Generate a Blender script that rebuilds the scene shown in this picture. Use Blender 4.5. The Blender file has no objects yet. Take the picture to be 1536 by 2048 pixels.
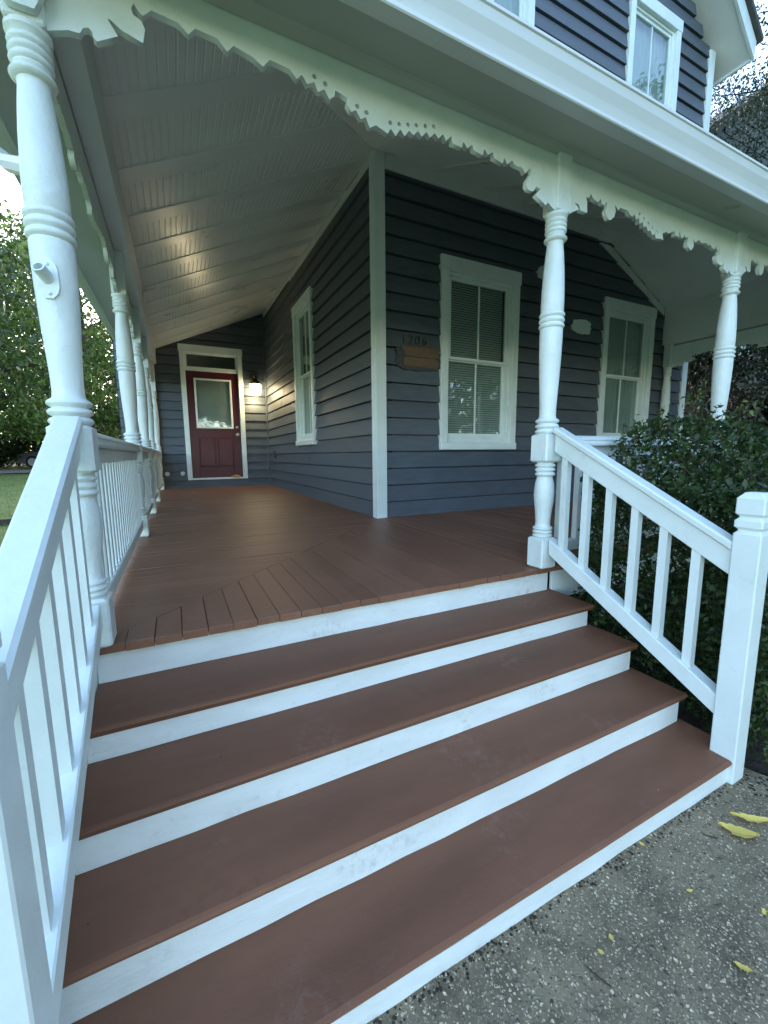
import bpy, math, random
import numpy as np
from mathutils import Matrix, Vector

# ------------------------------------------------------------------ camera, sky, sun, exposure
SC = bpy.context.scene
COL = SC.collection
R = math.radians
CAM = np.array([-1.764, -3.657, 0.623])
YAW, PITCH, ROLL, FPX = 0.4608, -0.1391, -0.009, 829.6      # focal length in pixels of a 1536 px wide frame
FW = np.array([math.sin(YAW)*math.cos(PITCH), math.cos(YAW)*math.cos(PITCH), math.sin(PITCH)])
RT0 = np.array([math.cos(YAW), -math.sin(YAW), 0.0])
UP0 = np.cross(RT0, FW)
RT = RT0*math.cos(ROLL) + UP0*math.sin(ROLL)
UP = -RT0*math.sin(ROLL) + UP0*math.cos(ROLL)
cd = bpy.data.cameras.new('camera')
cd.sensor_fit = 'HORIZONTAL'; cd.sensor_width = 36.0; cd.lens = FPX/1536*36.0
cd.clip_start = 0.02; cd.clip_end = 2000
cam = bpy.data.objects.new('camera', cd); COL.objects.link(cam)
m = Matrix.Identity(4)
for i in range(3):
    m[i][0] = RT[i]; m[i][1] = UP[i]; m[i][2] = -FW[i]; m[i][3] = CAM[i]
cam.matrix_world = m
SC.camera = cam

SUN_EL, SUN_AZ = R(24), R(8)            # azimuth clockwise from +Y: the low sun stands behind the house
w = bpy.data.worlds.new('World'); SC.world = w; w.use_nodes = True
nt = w.node_tree; nt.nodes.clear()
sky = nt.nodes.new('ShaderNodeTexSky'); sky.sky_type = 'NISHITA'; sky.sun_disc = False
sky.sun_elevation = SUN_EL; sky.sun_rotation = SUN_AZ
sky.air_density = 1.0; sky.dust_density = 1.0; sky.ozone_density = 1.0
bg = nt.nodes.new('ShaderNodeBackground'); bg.inputs['Strength'].default_value = 0.15
wo = nt.nodes.new('ShaderNodeOutputWorld')
nt.links.new(sky.outputs[0], bg.inputs['Color']); nt.links.new(bg.outputs[0], wo.inputs['Surface'])
sd = bpy.data.lights.new('sun', 'SUN'); sd.energy = 0.5; sd.angle = R(25); sd.color = (1.0, 0.98, 0.95)
so = bpy.data.objects.new('sun', sd); COL.objects.link(so)
sdir = Vector((math.sin(SUN_AZ)*math.cos(SUN_EL), math.cos(SUN_AZ)*math.cos(SUN_EL), math.sin(SUN_EL)))
so.rotation_euler = sdir.to_track_quat('Z', 'Y').to_euler()
so.location = (0, -8, 12)
SC.view_settings.view_transform = 'Standard'; SC.view_settings.look = 'None'
SC.view_settings.exposure = 2.65; SC.view_settings.gamma = 1.0
SC.cycles.use_denoising = True
SC.cycles.max_bounces = 6; SC.cycles.diffuse_bounces = 4; SC.cycles.transparent_max_bounces = 8
SC.cycles.sample_clamp_indirect = 4.0

rng = np.random.default_rng(7); random.seed(7)
def ray(px, py): return FW + RT*(px-768)/FPX + UP*(1024-py)/FPX
def at(px, py, ax, v):
    d = ray(px, py); i = 'xyz'.index(ax); return CAM + d*((v-CAM[i])/d[i])

# ------------------------------------------------------------------ materials
def nodes(name):
    mt = bpy.data.materials.new(name); mt.use_nodes = True
    n = mt.node_tree; b = n.nodes['Principled BSDF']; return mt, n, b
def N(n, t, **kw):
    x = n.nodes.new(t)
    for k, v in kw.items(): setattr(x, k, v)
    return x
def noise(n, scale, detail=4, src=None, rough=0.55):
    x = N(n, 'ShaderNodeTexNoise'); x.inputs['Scale'].default_value = scale; x.inputs['Detail'].default_value = detail
    x.inputs['Roughness'].default_value = rough
    if src is not None: n.links.new(src, x.inputs['Vector'])
    return x
def ramp(n, src, stops):
    x = N(n, 'ShaderNodeValToRGB'); e = x.color_ramp.elements
    while len(e) < len(stops): e.new(0.5)
    for i, (p, c) in enumerate(stops): e[i].position = p; e[i].color = (*c, 1)
    n.links.new(src, x.inputs[0]); return x
def mul(c, k): return tuple(min(1, v*k) for v in c)
def paint(name, col, rough=0.45, var=0.12, scale=3.0, bump=0.15, bscale=40.0, stretch=(1, 1, 1), dirt=None, dirt_amt=0.5, spec=0.5, rand=0.06, bdist=0.004):
    mt, n, b = nodes(name)
    g = N(n, 'ShaderNodeNewGeometry'); mp = N(n, 'ShaderNodeMapping'); mp.inputs['Scale'].default_value = stretch
    n.links.new(g.outputs['Position'], mp.inputs['Vector'])
    v = mp.outputs['Vector']
    n1 = noise(n, scale, 5, v)
    r1 = ramp(n, n1.outputs['Fac'], [(0.3, mul(col, 1-var)), (0.7, mul(col, 1+var))])
    out = r1.outputs['Color']
    if rand:
        oi = N(n, 'ShaderNodeObjectInfo'); hs = N(n, 'ShaderNodeHueSaturation')
        mr = N(n, 'ShaderNodeMapRange'); mr.inputs['To Min'].default_value = 1-rand; mr.inputs['To Max'].default_value = 1+rand
        n.links.new(oi.outputs['Random'], mr.inputs['Value']); n.links.new(mr.outputs[0], hs.inputs['Value'])
        n.links.new(out, hs.inputs['Color']); out = hs.outputs['Color']
    if dirt:
        n2 = noise(n, scale*6, 6, v, 0.7)
        r2 = ramp(n, n2.outputs['Fac'], [(0.60, (0, 0, 0)), (0.76, (1, 1, 1))])
        mx = N(n, 'ShaderNodeMix', data_type='RGBA')
        mm = N(n, 'ShaderNodeMath', operation='MULTIPLY'); mm.inputs[1].default_value = dirt_amt
        n.links.new(r2.outputs['Color'], mm.inputs[0]); n.links.new(mm.outputs[0], mx.inputs['Factor'])
        n.links.new(out, mx.inputs['A']); mx.inputs['B'].default_value = (*dirt, 1); out = mx.outputs['Result']
    n.links.new(out, b.inputs['Base Color'])
    n3 = noise(n, bscale, 5, v, 0.6)
    rr = N(n, 'ShaderNodeMapRange'); rr.inputs['To Min'].default_value = max(0.05, rough-0.1); rr.inputs['To Max'].default_value = rough+0.12
    n.links.new(n1.outputs['Fac'], rr.inputs['Value']); n.links.new(rr.outputs[0], b.inputs['Roughness'])
    b.inputs['Specular IOR Level'].default_value = spec
    if bump:
        bp = N(n, 'ShaderNodeBump'); bp.inputs['Strength'].default_value = bump; bp.inputs['Distance'].default_value = bdist
        n.links.new(n3.outputs['Fac'], bp.inputs['Height']); n.links.new(bp.outputs[0], b.inputs['Normal'])
    return mt
WHITE = (0.75, 0.83, 0.81)
M = {}
M['white'] = paint('white_paint', WHITE, 0.42, 0.06, 4, 0.4, 30, dirt=(0.42, 0.43, 0.40), dirt_amt=0.28, rand=0.04, bdist=0.005)
M['post'] = paint('thick_white_paint', WHITE, 0.34, 0.05, 6, 0.6, 15, dirt=(0.45, 0.46, 0.43), dirt_amt=0.25, rand=0.02, bdist=0.012)
M['riser'] = paint('riser_paint', (0.80, 0.86, 0.85), 0.42, 0.06, 5, 0.4, 30, stretch=(1, 1, 3), dirt=(0.36, 0.33, 0.31), dirt_amt=0.35, rand=0.03)
M['ceil'] = paint('ceiling_paint', (0.78, 0.81, 0.80), 0.30, 0.06, 2, 0.15, 40, rand=0.03)
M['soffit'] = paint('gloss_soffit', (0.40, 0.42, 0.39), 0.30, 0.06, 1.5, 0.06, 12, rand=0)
M['gutter'] = paint('gutter_metal', (0.72, 0.76, 0.76), 0.35, 0.04, 2, 0.05, 10, rand=0)
M['siding'] = paint('slate_siding', (0.086, 0.104, 0.124), 0.46, 0.16, 5, 0.4, 40, stretch=(1, 1, 5), dirt=(0.055, 0.066, 0.08), dirt_amt=0.35, rand=0.09)
M['brown'] = paint('brown_floor_paint', (0.240, 0.108, 0.062), 0.46, 0.16, 1.8, 0.35, 60, dirt=(0.25, 0.13, 0.09), dirt_amt=0.4, rand=0.09)
M['tread'] = paint('brown_tread_paint', (0.205, 0.094, 0.054), 0.50, 0.16, 1.6, 0.3, 70, stretch=(1, 4, 4), dirt=(0.23, 0.13, 0.10), dirt_amt=0.35, rand=0.06, spec=0.22)
def flecks(mt, scale, thr, col, amt):
    n = mt.node_tree; b = n.nodes['Principled BSDF']; src = b.inputs['Base Color'].links[0].from_socket
    g = N(n, 'ShaderNodeNewGeometry'); vo = N(n, 'ShaderNodeTexVoronoi'); vo.inputs['Scale'].default_value = scale; n.links.new(g.outputs['Position'], vo.inputs['Vector'])
    wob = noise(n, scale*3, 3, g.outputs['Position']); ad = N(n, 'ShaderNodeMath', operation='MULTIPLY_ADD'); ad.inputs[1].default_value = .16; n.links.new(wob.outputs['Fac'], ad.inputs[0]); n.links.new(vo.outputs['Distance'], ad.inputs[2])
    msk = ramp(n, ad.outputs[0], [(thr+.08, (1, 1, 1)), (thr+.10, (0, 0, 0))])
    sep = N(n, 'ShaderNodeSeparateColor'); n.links.new(vo.outputs['Color'], sep.inputs[0]); pr = ramp(n, sep.outputs[0], [(1-amt-.02, (0, 0, 0)), (1-amt, (1, 1, 1))])
    mm = N(n, 'ShaderNodeMath', operation='MULTIPLY'); n.links.new(msk.outputs[0], mm.inputs[0]); n.links.new(pr.outputs[0], mm.inputs[1])
    mx = N(n, 'ShaderNodeMix', data_type='RGBA'); n.links.new(mm.outputs[0], mx.inputs['Factor']); n.links.new(src, mx.inputs['A']); mx.inputs['B'].default_value = (*col, 1)
    n.links.new(mx.outputs['Result'], b.inputs['Base Color'])
def scuffs(mt, scale, col, amt):
    n = mt.node_tree; b = n.nodes['Principled BSDF']; src = b.inputs['Base Color'].links[0].from_socket
    g = N(n, 'ShaderNodeNewGeometry'); a1 = noise(n, scale, 3, g.outputs['Position']); a2 = noise(n, scale*9, 6, g.outputs['Position'], .75)
    m1 = ramp(n, a1.outputs['Fac'], [(.58, (0, 0, 0)), (.68, (1, 1, 1))]); m2 = ramp(n, a2.outputs['Fac'], [(.48, (0, 0, 0)), (.66, (1, 1, 1))])
    mm = N(n, 'ShaderNodeMath', operation='MULTIPLY'); n.links.new(m1.outputs[0], mm.inputs[0]); n.links.new(m2.outputs[0], mm.inputs[1])
    m3 = N(n, 'ShaderNodeMath', operation='MULTIPLY'); m3.inputs[1].default_value = amt; n.links.new(mm.outputs[0], m3.inputs[0])
    mx = N(n, 'ShaderNodeMix', data_type='RGBA'); n.links.new(m3.outputs[0], mx.inputs['Factor']); n.links.new(src, mx.inputs['A']); mx.inputs['B'].default_value = (*col, 1)
    n.links.new(mx.outputs['Result'], b.inputs['Base Color'])
for k_ in ('tread', 'brown'):
    scuffs(M[k_], 3.2, (.36, .25, .20), .28); scuffs(M[k_], 2.1, (.12, .06, .038), .4)
    flecks(M[k_], 26, .02, (.75, .70, .62), .10); flecks(M[k_], 17, .03, (.05, .03, .02), .10)
scuffs(M['riser'], 4, (.40, .38, .36), .45); flecks(M['riser'], 30, .03, (.30, .25, .22), .12)
scuffs(M['white'], 3, (.50, .52, .49), .35); scuffs(M['post'], 5, (.52, .54, .50), .4)
flecks(M['siding'], 9, .04, (.045, .05, .06), .10)
M['door'] = paint('burgundy_door', (0.075, 0.007, 0.018), 0.35, 0.10, 4, 0.1, 40, rand=0)
M['dark'] = paint('dark_void', (0.012, 0.013, 0.015), 0.9, 0.1, 3, 0, 10, rand=0)
M['blind'] = paint('blind_slat', (0.80, 0.82, 0.80), 0.6, 0.05, 3, 0, 10, rand=0)
M['curtain'] = paint('curtain_cloth', (0.62, 0.66, 0.64), 0.9, 0.06, 3, 0, 8, rand=0)
M['steel'] = paint('brushed_steel', (0.5, 0.48, 0.44), 0.3, 0.05, 10, 0, 10, rand=0); M['steel'].node_tree.nodes['Principled BSDF'].inputs['Metallic'].default_value = 1
M['bronze'] = paint('old_bronze', (0.16, 0.12, 0.07), 0.35, 0.2, 20, 0.1, 60, rand=0); M['bronze'].node_tree.nodes['Principled BSDF'].inputs['Metallic'].default_value = 1
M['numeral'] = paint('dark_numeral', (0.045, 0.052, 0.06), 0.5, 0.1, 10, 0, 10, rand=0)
M['barewood'] = paint('bare_wood', (0.155, 0.10, 0.06), 0.8, 0.22, 14, 0.6, 30, stretch=(1, 1, 5), dirt=(0.10, 0.07, 0.05), dirt_amt=0.6, rand=0)
M['shingle'] = paint('roof_shingle', (0.07, 0.07, 0.07), 0.9, 0.25, 8, 0.5, 60, rand=0.1)
M['neigh'] = paint('neighbour_siding', (0.07, 0.082, 0.072), 0.7, 0.18, 2, 0.2, 30, dirt=(0.04, 0.045, 0.036), dirt_amt=0.6, rand=0.08)
M['bark'] = paint('bark', (0.055, 0.042, 0.033), 0.95, 0.35, 6, 1.0, 18, stretch=(1, 1, .25), rand=0, bdist=0.03)
M['soil'] = paint('soil', (0.035, 0.026, 0.019), 0.95, 0.4, 8, 1.0, 30, rand=0, bdist=0.02)
M['road'] = paint('gravel_drive', (0.26, 0.235, 0.20), 0.95, 0.18, 1, 0.5, 20, rand=0)
M['timber'] = paint('old_timber', (0.05, 0.04, 0.032), 0.9, 0.3, 5, 0.5, 30, rand=0)
M['carpaint'] = paint('grey_car_paint', (0.16, 0.17, 0.19), 0.25, 0.04, 2, 0, 10, rand=0)
M['tyre'] = paint('tyre_rubber', (0.015, 0.015, 0.016), 0.8, 0.1, 10, 0, 10, rand=0)
M['rim'] = paint('alloy_rim', (0.7, 0.72, 0.74), 0.25, 0.03, 10, 0, 10, rand=0)

def ground_mat():
    mt, n, b = nodes('lawn')
    g = N(n, 'ShaderNodeNewGeometry')
    n1 = noise(n, 0.5, 6, g.outputs['Position']); n2 = noise(n, 14, 6, g.outputs['Position'], 0.7)
    mx = N(n, 'ShaderNodeMath', operation='ADD'); n.links.new(n1.outputs['Fac'], mx.inputs[0]); n.links.new(n2.outputs['Fac'], mx.inputs[1])
    r = ramp(n, mx.outputs[0], [(0.7/2+.1, (0.10, 0.16, 0.035)), (0.62, (0.19, 0.27, 0.06))])
    sc = N(n, 'ShaderNodeMath', operation='MULTIPLY'); sc.inputs[1].default_value = 0.5
    n.links.new(mx.outputs[0], sc.inputs[0]); n.links.new(sc.outputs[0], r.inputs[0])
    n.links.new(r.outputs[0], b.inputs['Base Color']); b.inputs['Roughness'].default_value = 0.95
    bp = N(n, 'ShaderNodeBump'); bp.inputs['Strength'].default_value = 0.8; bp.inputs['Distance'].default_value = 0.03
    n.links.new(n2.outputs['Fac'], bp.inputs['Height']); n.links.new(bp.outputs[0], b.inputs['Normal'])
    return mt
M['lawn'] = ground_mat()
def concrete_mat():
    mt, n, b = nodes('exposed_aggregate_concrete')
    g = N(n, 'ShaderNodeNewGeometry'); P0 = g.outputs['Position']
    dn = noise(n, 70, 2, P0); vm = N(n, 'ShaderNodeVectorMath', operation='MULTIPLY_ADD'); vm.inputs[1].default_value = (.012, .012, .012)
    n.links.new(dn.outputs['Color'], vm.inputs[0]); n.links.new(P0, vm.inputs[2]); P = vm.outputs[0]
    big = noise(n, 1.6, 5, P); mid = noise(n, 9, 6, P, 0.7); fine = noise(n, 90, 4, P, 0.7)
    base = ramp(n, big.outputs['Fac'], [(0.32, (0.125, 0.10, 0.058)), (0.70, (0.34, 0.27, 0.158))])
    dm = ramp(n, mid.outputs['Fac'], [(0.34, (0.38, 0.38, 0.38)), (0.60, (1.15, 1.15, 1.15))])
    m1 = N(n, 'ShaderNodeMix', data_type='RGBA', blend_type='MULTIPLY'); m1.inputs['Factor'].default_value = 0.85
    n.links.new(base.outputs[0], m1.inputs['A']); n.links.new(dm.outputs[0], m1.inputs['B'])
    out = m1.outputs['Result']; heights = []
    for sc, thr, c0, c1 in ((88, 0.36, (0.66, 0.54, 0.36), (0.07, 0.06, 0.04)), (170, 0.40, (0.60, 0.49, 0.32), (0.06, 0.05, 0.035))):
        vo = N(n, 'ShaderNodeTexVoronoi'); vo.inputs['Scale'].default_value = sc; vo.inputs['Randomness'].default_value = 1
        n.links.new(P, vo.inputs['Vector'])
        msk = ramp(n, vo.outputs['Distance'], [(thr-0.06, (1, 1, 1)), (thr+0.06, (0, 0, 0))])
        sep = N(n, 'ShaderNodeSeparateColor'); n.links.new(vo.outputs['Color'], sep.inputs[0])
        pick = ramp(n, sep.outputs[0], [(0.0, c1), (0.30, mul(c0, 0.45)), (0.72, mul(c0, 0.6)), (0.86, c0), (1.0, mul(c0, 1.35))])
        pres = ramp(n, sep.outputs[1], [(0.25, (0, 0, 0)), (0.29, (1, 1, 1))])
        mm = N(n, 'ShaderNodeMath', operation='MULTIPLY'); n.links.new(msk.outputs[0], mm.inputs[0]); n.links.new(pres.outputs[0], mm.inputs[1])
        mx = N(n, 'ShaderNodeMix', data_type='RGBA'); n.links.new(mm.outputs[0], mx.inputs['Factor'])
        n.links.new(out, mx.inputs['A']); n.links.new(pick.outputs[0], mx.inputs['B']); out = mx.outputs['Result']; heights.append(mm.outputs[0])
    n.links.new(out, b.inputs['Base Color']); b.inputs['Roughness'].default_value = 0.82
    ad = N(n, 'ShaderNodeMath', operation='ADD'); n.links.new(heights[0], ad.inputs[0]); n.links.new(fine.outputs['Fac'], ad.inputs[1])
    bp = N(n, 'ShaderNodeBump'); bp.inputs['Strength'].default_value = 0.9; bp.inputs['Distance'].default_value = 0.004
    n.links.new(ad.outputs[0], bp.inputs['Height']); n.links.new(bp.outputs[0], b.inputs['Normal'])
    return mt
M['concrete'] = concrete_mat()
def leaf_mat(name, c0, c1, rough=0.5, trans=0.35):
    mt, n, b = nodes(name)
    g = N(n, 'ShaderNodeNewGeometry')
    r = ramp(n, g.outputs['Random Per Island'], [(0.0, c0), (0.75, c1), (1.0, mul(c1, 1.5))])
    n.links.new(r.outputs[0], b.inputs['Base Color']); b.inputs['Roughness'].default_value = rough
    tr = N(n, 'ShaderNodeBsdfTranslucent'); mx = N(n, 'ShaderNodeMixShader'); mx.inputs[0].default_value = trans
    hs = N(n, 'ShaderNodeHueSaturation'); hs.inputs['Value'].default_value = 1.3; hs.inputs['Hue'].default_value = 0.485
    n.links.new(r.outputs[0], hs.inputs['Color']); n.links.new(hs.outputs[0], tr.inputs['Color'])
    o = n.nodes['Material Output']
    n.links.new(b.outputs[0], mx.inputs[1]); n.links.new(tr.outputs[0], mx.inputs[2]); n.links.new(mx.outputs[0], o.inputs['Surface'])
    return mt
M['leaf_maple'] = leaf_mat('leaf_light_green', (0.04, 0.075, 0.014), (0.115, 0.18, 0.034), trans=0.28)
M['leaf_dark'] = leaf_mat('leaf_dark_green', (0.024, 0.045, 0.013), (0.058, 0.092, 0.025), trans=0.22)
M['leaf_ever'] = leaf_mat('leaf_evergreen', (0.016, 0.030, 0.014), (0.042, 0.066, 0.028), trans=0.2)
M['leaf_hedge'] = leaf_mat('leaf_boxwood', (0.016, 0.036, 0.010), (0.050, 0.090, 0.024), rough=0.45, trans=0.25)
M['leaf_shoot'] = leaf_mat('leaf_young_boxwood', (0.06, 0.10, 0.025), (0.13, 0.19, 0.05), rough=0.4, trans=0.35)
M['leaf_rusty'] = leaf_mat('leaf_rusty', (0.035, 0.022, 0.016), (0.075, 0.055, 0.035), trans=0.2)
M['grass'] = leaf_mat('grass_blade', (0.08, 0.13, 0.03), (0.16, 0.23, 0.055))
M['yellow'] = paint('yellow_leaf', (0.80, 0.60, 0.13), 0.6, 0.15, 30, 0.3, 60, dirt=(0.25, 0.18, 0.05), dirt_amt=0.5, rand=0.1)
def glass_mat():
    mt, n, b = nodes('window_glass')
    o = n.nodes['Material Output']
    gl = N(n, 'ShaderNodeBsdfGlossy'); gl.inputs['Roughness'].default_value = 0.02
    tp = N(n, 'ShaderNodeBsdfTransparent'); tp.inputs['Color'].default_value = (0.80, 0.86, 0.84, 1)
    lw = N(n, 'ShaderNodeLayerWeight'); lw.inputs['Blend'].default_value = 0.5
    pw = N(n, 'ShaderNodeMath', operation='POWER'); pw.inputs[1].default_value = 4.0; n.links.new(lw.outputs['Facing'], pw.inputs[0])
    fr = N(n, 'ShaderNodeMapRange'); fr.inputs['To Min'].default_value = 0.10; fr.inputs['To Max'].default_value = 1.0; n.links.new(pw.outputs[0], fr.inputs['Value'])
    g = N(n, 'ShaderNodeNewGeometry'); nz = noise(n, 2.2, 2, g.outputs['Position'])
    bp = N(n, 'ShaderNodeBump'); bp.inputs['Strength'].default_value = 0.12; bp.inputs['Distance'].default_value = 0.05
    n.links.new(nz.outputs['Fac'], bp.inputs['Height']); n.links.new(bp.outputs[0], gl.inputs['Normal'])
    mx = N(n, 'ShaderNodeMixShader'); n.links.new(fr.outputs[0], mx.inputs[0])
    n.links.new(tp.outputs[0], mx.inputs[1]); n.links.new(gl.outputs[0], mx.inputs[2]); n.links.new(mx.outputs[0], o.inputs['Surface'])
    return mt
M['glass'] = glass_mat()
def glow_mat():
    mt, n, b = nodes('lit_lamp_glass')
    b.inputs['Base Color'].default_value = (0.9, 0.85, 0.7, 1)
    b.inputs['Emission Color'].default_value = (1.0, 0.80, 0.46, 1); b.inputs['Emission Strength'].default_value = 6
    return mt
M['glow'] = glow_mat()

# ------------------------------------------------------------------ object helpers
def link(name, data, mat=None, parent=None, loc=None):
    o = bpy.data.objects.new(name, data); COL.objects.link(o)
    if mat is not None and data is not None and not data.materials: data.materials.append(mat)
    if parent is not None: o.parent = parent
    if loc is not None: o.location = loc
    return o
def tag(o, label=None, cat=None, group=None, kind=None):
    if label: o['label'] = label
    if cat: o['category'] = cat
    if group: o['group'] = group
    if kind: o['kind'] = kind
    return o
def thing(name, label, cat, loc=(0, 0, 0), rz=0, group=None):
    o = link(name, None); o.location = loc; o.rotation_euler = (0, 0, rz); o.empty_display_size = 0.1
    return tag(o, label, cat, group)
def sub(name, parent, loc=(0, 0, 0), rz=0):
    o = link(name, None, parent=parent); o.location = loc; o.rotation_euler = (0, 0, rz); o.empty_display_size = 0.1
    return o
class MB:
    def __init__(s): s.v = []; s.f = []
    def add(s, v, f):
        k = len(s.v); s.v += [tuple(map(float, p)) for p in v]; s.f += [tuple(i+k for i in q) for q in f]; return s
    def box(s, a, b): # plain box
        x0, y0, z0 = a; x1, y1, z1 = b
        return s.add([(x0, y0, z0), (x1, y0, z0), (x1, y1, z0), (x0, y1, z0), (x0, y0, z1), (x1, y0, z1), (x1, y1, z1), (x0, y1, z1)],
                     [(0, 3, 2, 1), (4, 5, 6, 7), (0, 1, 5, 4), (1, 2, 6, 5), (2, 3, 7, 6), (3, 0, 4, 7)])
    def cbox(s, a, b, c=0.004): # box with chamfered edges
        lo = np.minimum(a, b); hi = np.maximum(a, b); c = min(c, 0.45*float((hi-lo).min()))
        V = []; idx = {}
        for sx in (0, 1):
            for sy in (0, 1):
                for sz in (0, 1):
                    P = [(lo, hi)[q][i] for i, q in enumerate((sx, sy, sz))]
                    for ax in range(3):
                        p = list(P)
                        for k in range(3):
                            if k != ax: p[k] += c if (sx, sy, sz)[k] == 0 else -c
                        idx[(sx, sy, sz, ax)] = len(V); V.append(p)
        F = []
        def oriented(q):
            pts = np.array([V[i] for i in q]); cen = (lo+hi)/2
            nn = np.cross(pts[1]-pts[0], pts[2]-pts[0])
            return tuple(q) if nn@(pts.mean(0)-cen) > 0 else tuple(reversed(q))
        for ax in range(3):
            o1, o2 = [k for k in range(3) if k != ax]
            for sgn in (0, 1):
                q = []
                for (u, v) in ((0, 0), (1, 0), (1, 1), (0, 1)):
                    key = [0, 0, 0]; key[ax] = sgn; key[o1] = u; key[o2] = v; q.append(idx[(*key, ax)])
                F.append(oriented(q))
            for u in (0, 1):
                for v in (0, 1):
                    k0 = [0, 0, 0]; k1 = [0, 0, 0]; k0[o1] = k1[o1] = u; k0[o2] = k1[o2] = v; k0[ax] = 0; k1[ax] = 1
                    F.append(oriented([idx[(*k0, o1)], idx[(*k1, o1)], idx[(*k1, o2)], idx[(*k0, o2)]]))
        for sx in (0, 1):
            for sy in (0, 1):
                for sz in (0, 1): F.append(oriented([idx[(sx, sy, sz, k)] for k in range(3)]))
        return s.add(V, F)
    def prism(s, poly, y0, y1, axis='y'): # polygon (u,z) extruded
        n = len(poly)
        if axis == 'y': V = [(u, y0, z) for u, z in poly] + [(u, y1, z) for u, z in poly]
        elif axis == 'x': V = [(y0, u, z) for u, z in poly] + [(y1, u, z) for u, z in poly]
        else: V = [(u, z, y0) for u, z in poly] + [(u, z, y1) for u, z in poly]
        F = [tuple(range(n)), tuple(range(2*n-1, n-1, -1))] + [(i, (i+1) % n, n+(i+1) % n, n+i)[::-1] for i in range(n)]
        return s.add(V, F)
    def lathe(s, prof, seg=24, c=(0, 0)):
        k = len(s.v); n = len(prof)
        V = [(c[0]+r*math.cos(2*math.pi*j/seg), c[1]+r*math.sin(2*math.pi*j/seg), z) for r, z in prof for j in range(seg)]
        F = [(i*seg+j, i*seg+(j+1) % seg, (i+1)*seg+(j+1) % seg, (i+1)*seg+j) for i in range(n-1) for j in range(seg)]
        F += [tuple(range(seg-1, -1, -1)), tuple((n-1)*seg+j for j in range(seg))]
        return s.add(V, F)
    def tube(s, pts, rad, seg=8):
        pts = [np.array(p, float) for p in pts]; n = len(pts); rings = []
        for i, p in enumerate(pts):
            d = pts[min(i+1, n-1)]-pts[max(i-1, 0)]; d /= np.linalg.norm(d)+1e-9
            a = np.cross(d, (0, 0, 1.0) if abs(d[2]) < .9 else (1.0, 0, 0)); a /= np.linalg.norm(a); b = np.cross(d, a)
            r = rad[i] if hasattr(rad, '__len__') else rad
            rings.append([p+r*(a*math.cos(2*math.pi*j/seg)+b*math.sin(2*math.pi*j/seg)) for j in range(seg)])
        V = [q for rg in rings for q in rg]
        F = [(i*seg+j, i*seg+(j+1) % seg, (i+1)*seg+(j+1) % seg, (i+1)*seg+j) for i in range(n-1) for j in range(seg)]
        F += [tuple(range(seg-1, -1, -1)), tuple((n-1)*seg+j for j in range(seg))]
        return s.add(V, F)
    def data(s, name, smooth=False):
        me = bpy.data.meshes.new(name); me.from_pydata(s.v, [], s.f); me.update()
        if smooth:
            me.shade_smooth()
            try: me.set_sharp_from_angle(angle=R(38))
            except Exception: pass
        return me
    def build(s, name, mat, parent=None, smooth=False, loc=None):
        return link(name, s.data(name, smooth), mat, parent, loc)
_cache = {}
def shared_box(name, dims, mat, parent, loc, c=0.003): # box centred on its base, mesh shared between alike pieces
    key = (name, mat.name, tuple(round(d, 3) for d in dims), c)
    if key not in _cache:
        dx, dy, dz = dims; me = MB().cbox((-dx/2, -dy/2, 0), (dx/2, dy/2, dz), c).data(name); me.materials.append(mat); _cache[key] = me
    return link(name, _cache[key], None, parent, loc)

# ------------------------------------------------------------------ main dimensions (metres, porch floor = 0)
GZ = -0.592                       # path level in front of the stairs
L = 5.18                         # depth of the side wall
XC = 4.93                        # right corner of the house
XL, YF, XR = -2.045, -2.05, 4.41  # post lines of the porch
EXP, PH = 0.1635, 0.024          # clapboard exposure and first course
def e(y): return max(0.0, y)/L*0.2
def terrain(x, y):
    d = max(0.0, math.hypot(x+1.8, y+3.6)-9)
    return GZ-0.02+0.024*min(d, 60) if x < -2.4 or y > 6 else GZ-0.02

# ------------------------------------------------------------------ setting: ground, path, drive
def make_ground():
    xs = np.concatenate([np.linspace(-400, -42, 14), np.arange(-40, 41, 2.0), np.linspace(42, 400, 14)])
    V = [(x, y, terrain(x, y)-0.0) for y in xs for x in xs]; n = len(xs)
    F = [(j*n+i, j*n+i+1, (j+1)*n+i+1, (j+1)*n+i) for j in range(n-1) for i in range(n-1)]
    o = MB().add(V, F).build('lawn', M['lawn'], smooth=True); o['kind'] = 'structure'
make_ground()
pth = MB().add([(-2.75, -14, GZ), (0.62, -14, GZ), (0.42, -3.5, GZ), (0.16, -3.08, GZ), (0.10, -2.90, GZ), (0.10, -2.2, GZ), (-2.3, -2.2, GZ), (-2.45, -2.9, GZ)], [(0, 1, 2, 3, 4, 5, 6, 7)])
tag(pth.build('path', M['concrete']), kind='structure')
bed = MB().add([(0.10, -2.9, GZ-.006), (0.5, -3.65, GZ-.006), (5.4, -3.65, GZ+.0), (5.4, -1.9, GZ+.03), (0.08, -1.9, GZ+.03)], [(0, 1, 2, 3, 4)])
tag(bed.build('flower_bed', M['soil']), kind='structure')
drv = MB()
for i in range(24):
    x0, x1 = -60+i*2.4, -60+(i+1)*2.4
    yy = lambda x: 24+0.10*(x+8)
    a = [(x0, yy(x0)-1.6), (x1, yy(x1)-1.6), (x1, yy(x1)+1.6), (x0, yy(x0)+1.6)]
    drv.add([(x, y, terrain(x, y)+0.05) for x, y in a], [(0, 1, 2, 3)])
tag(drv.build('driveway', M['road']), kind='structure')
st = MB().add([(-200, -23, GZ), (200, -23, GZ), (200, -16, GZ), (-200, -16, GZ)], [(0, 1, 2, 3)])
tag(st.build('road', M['road']), kind='structure')

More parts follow.
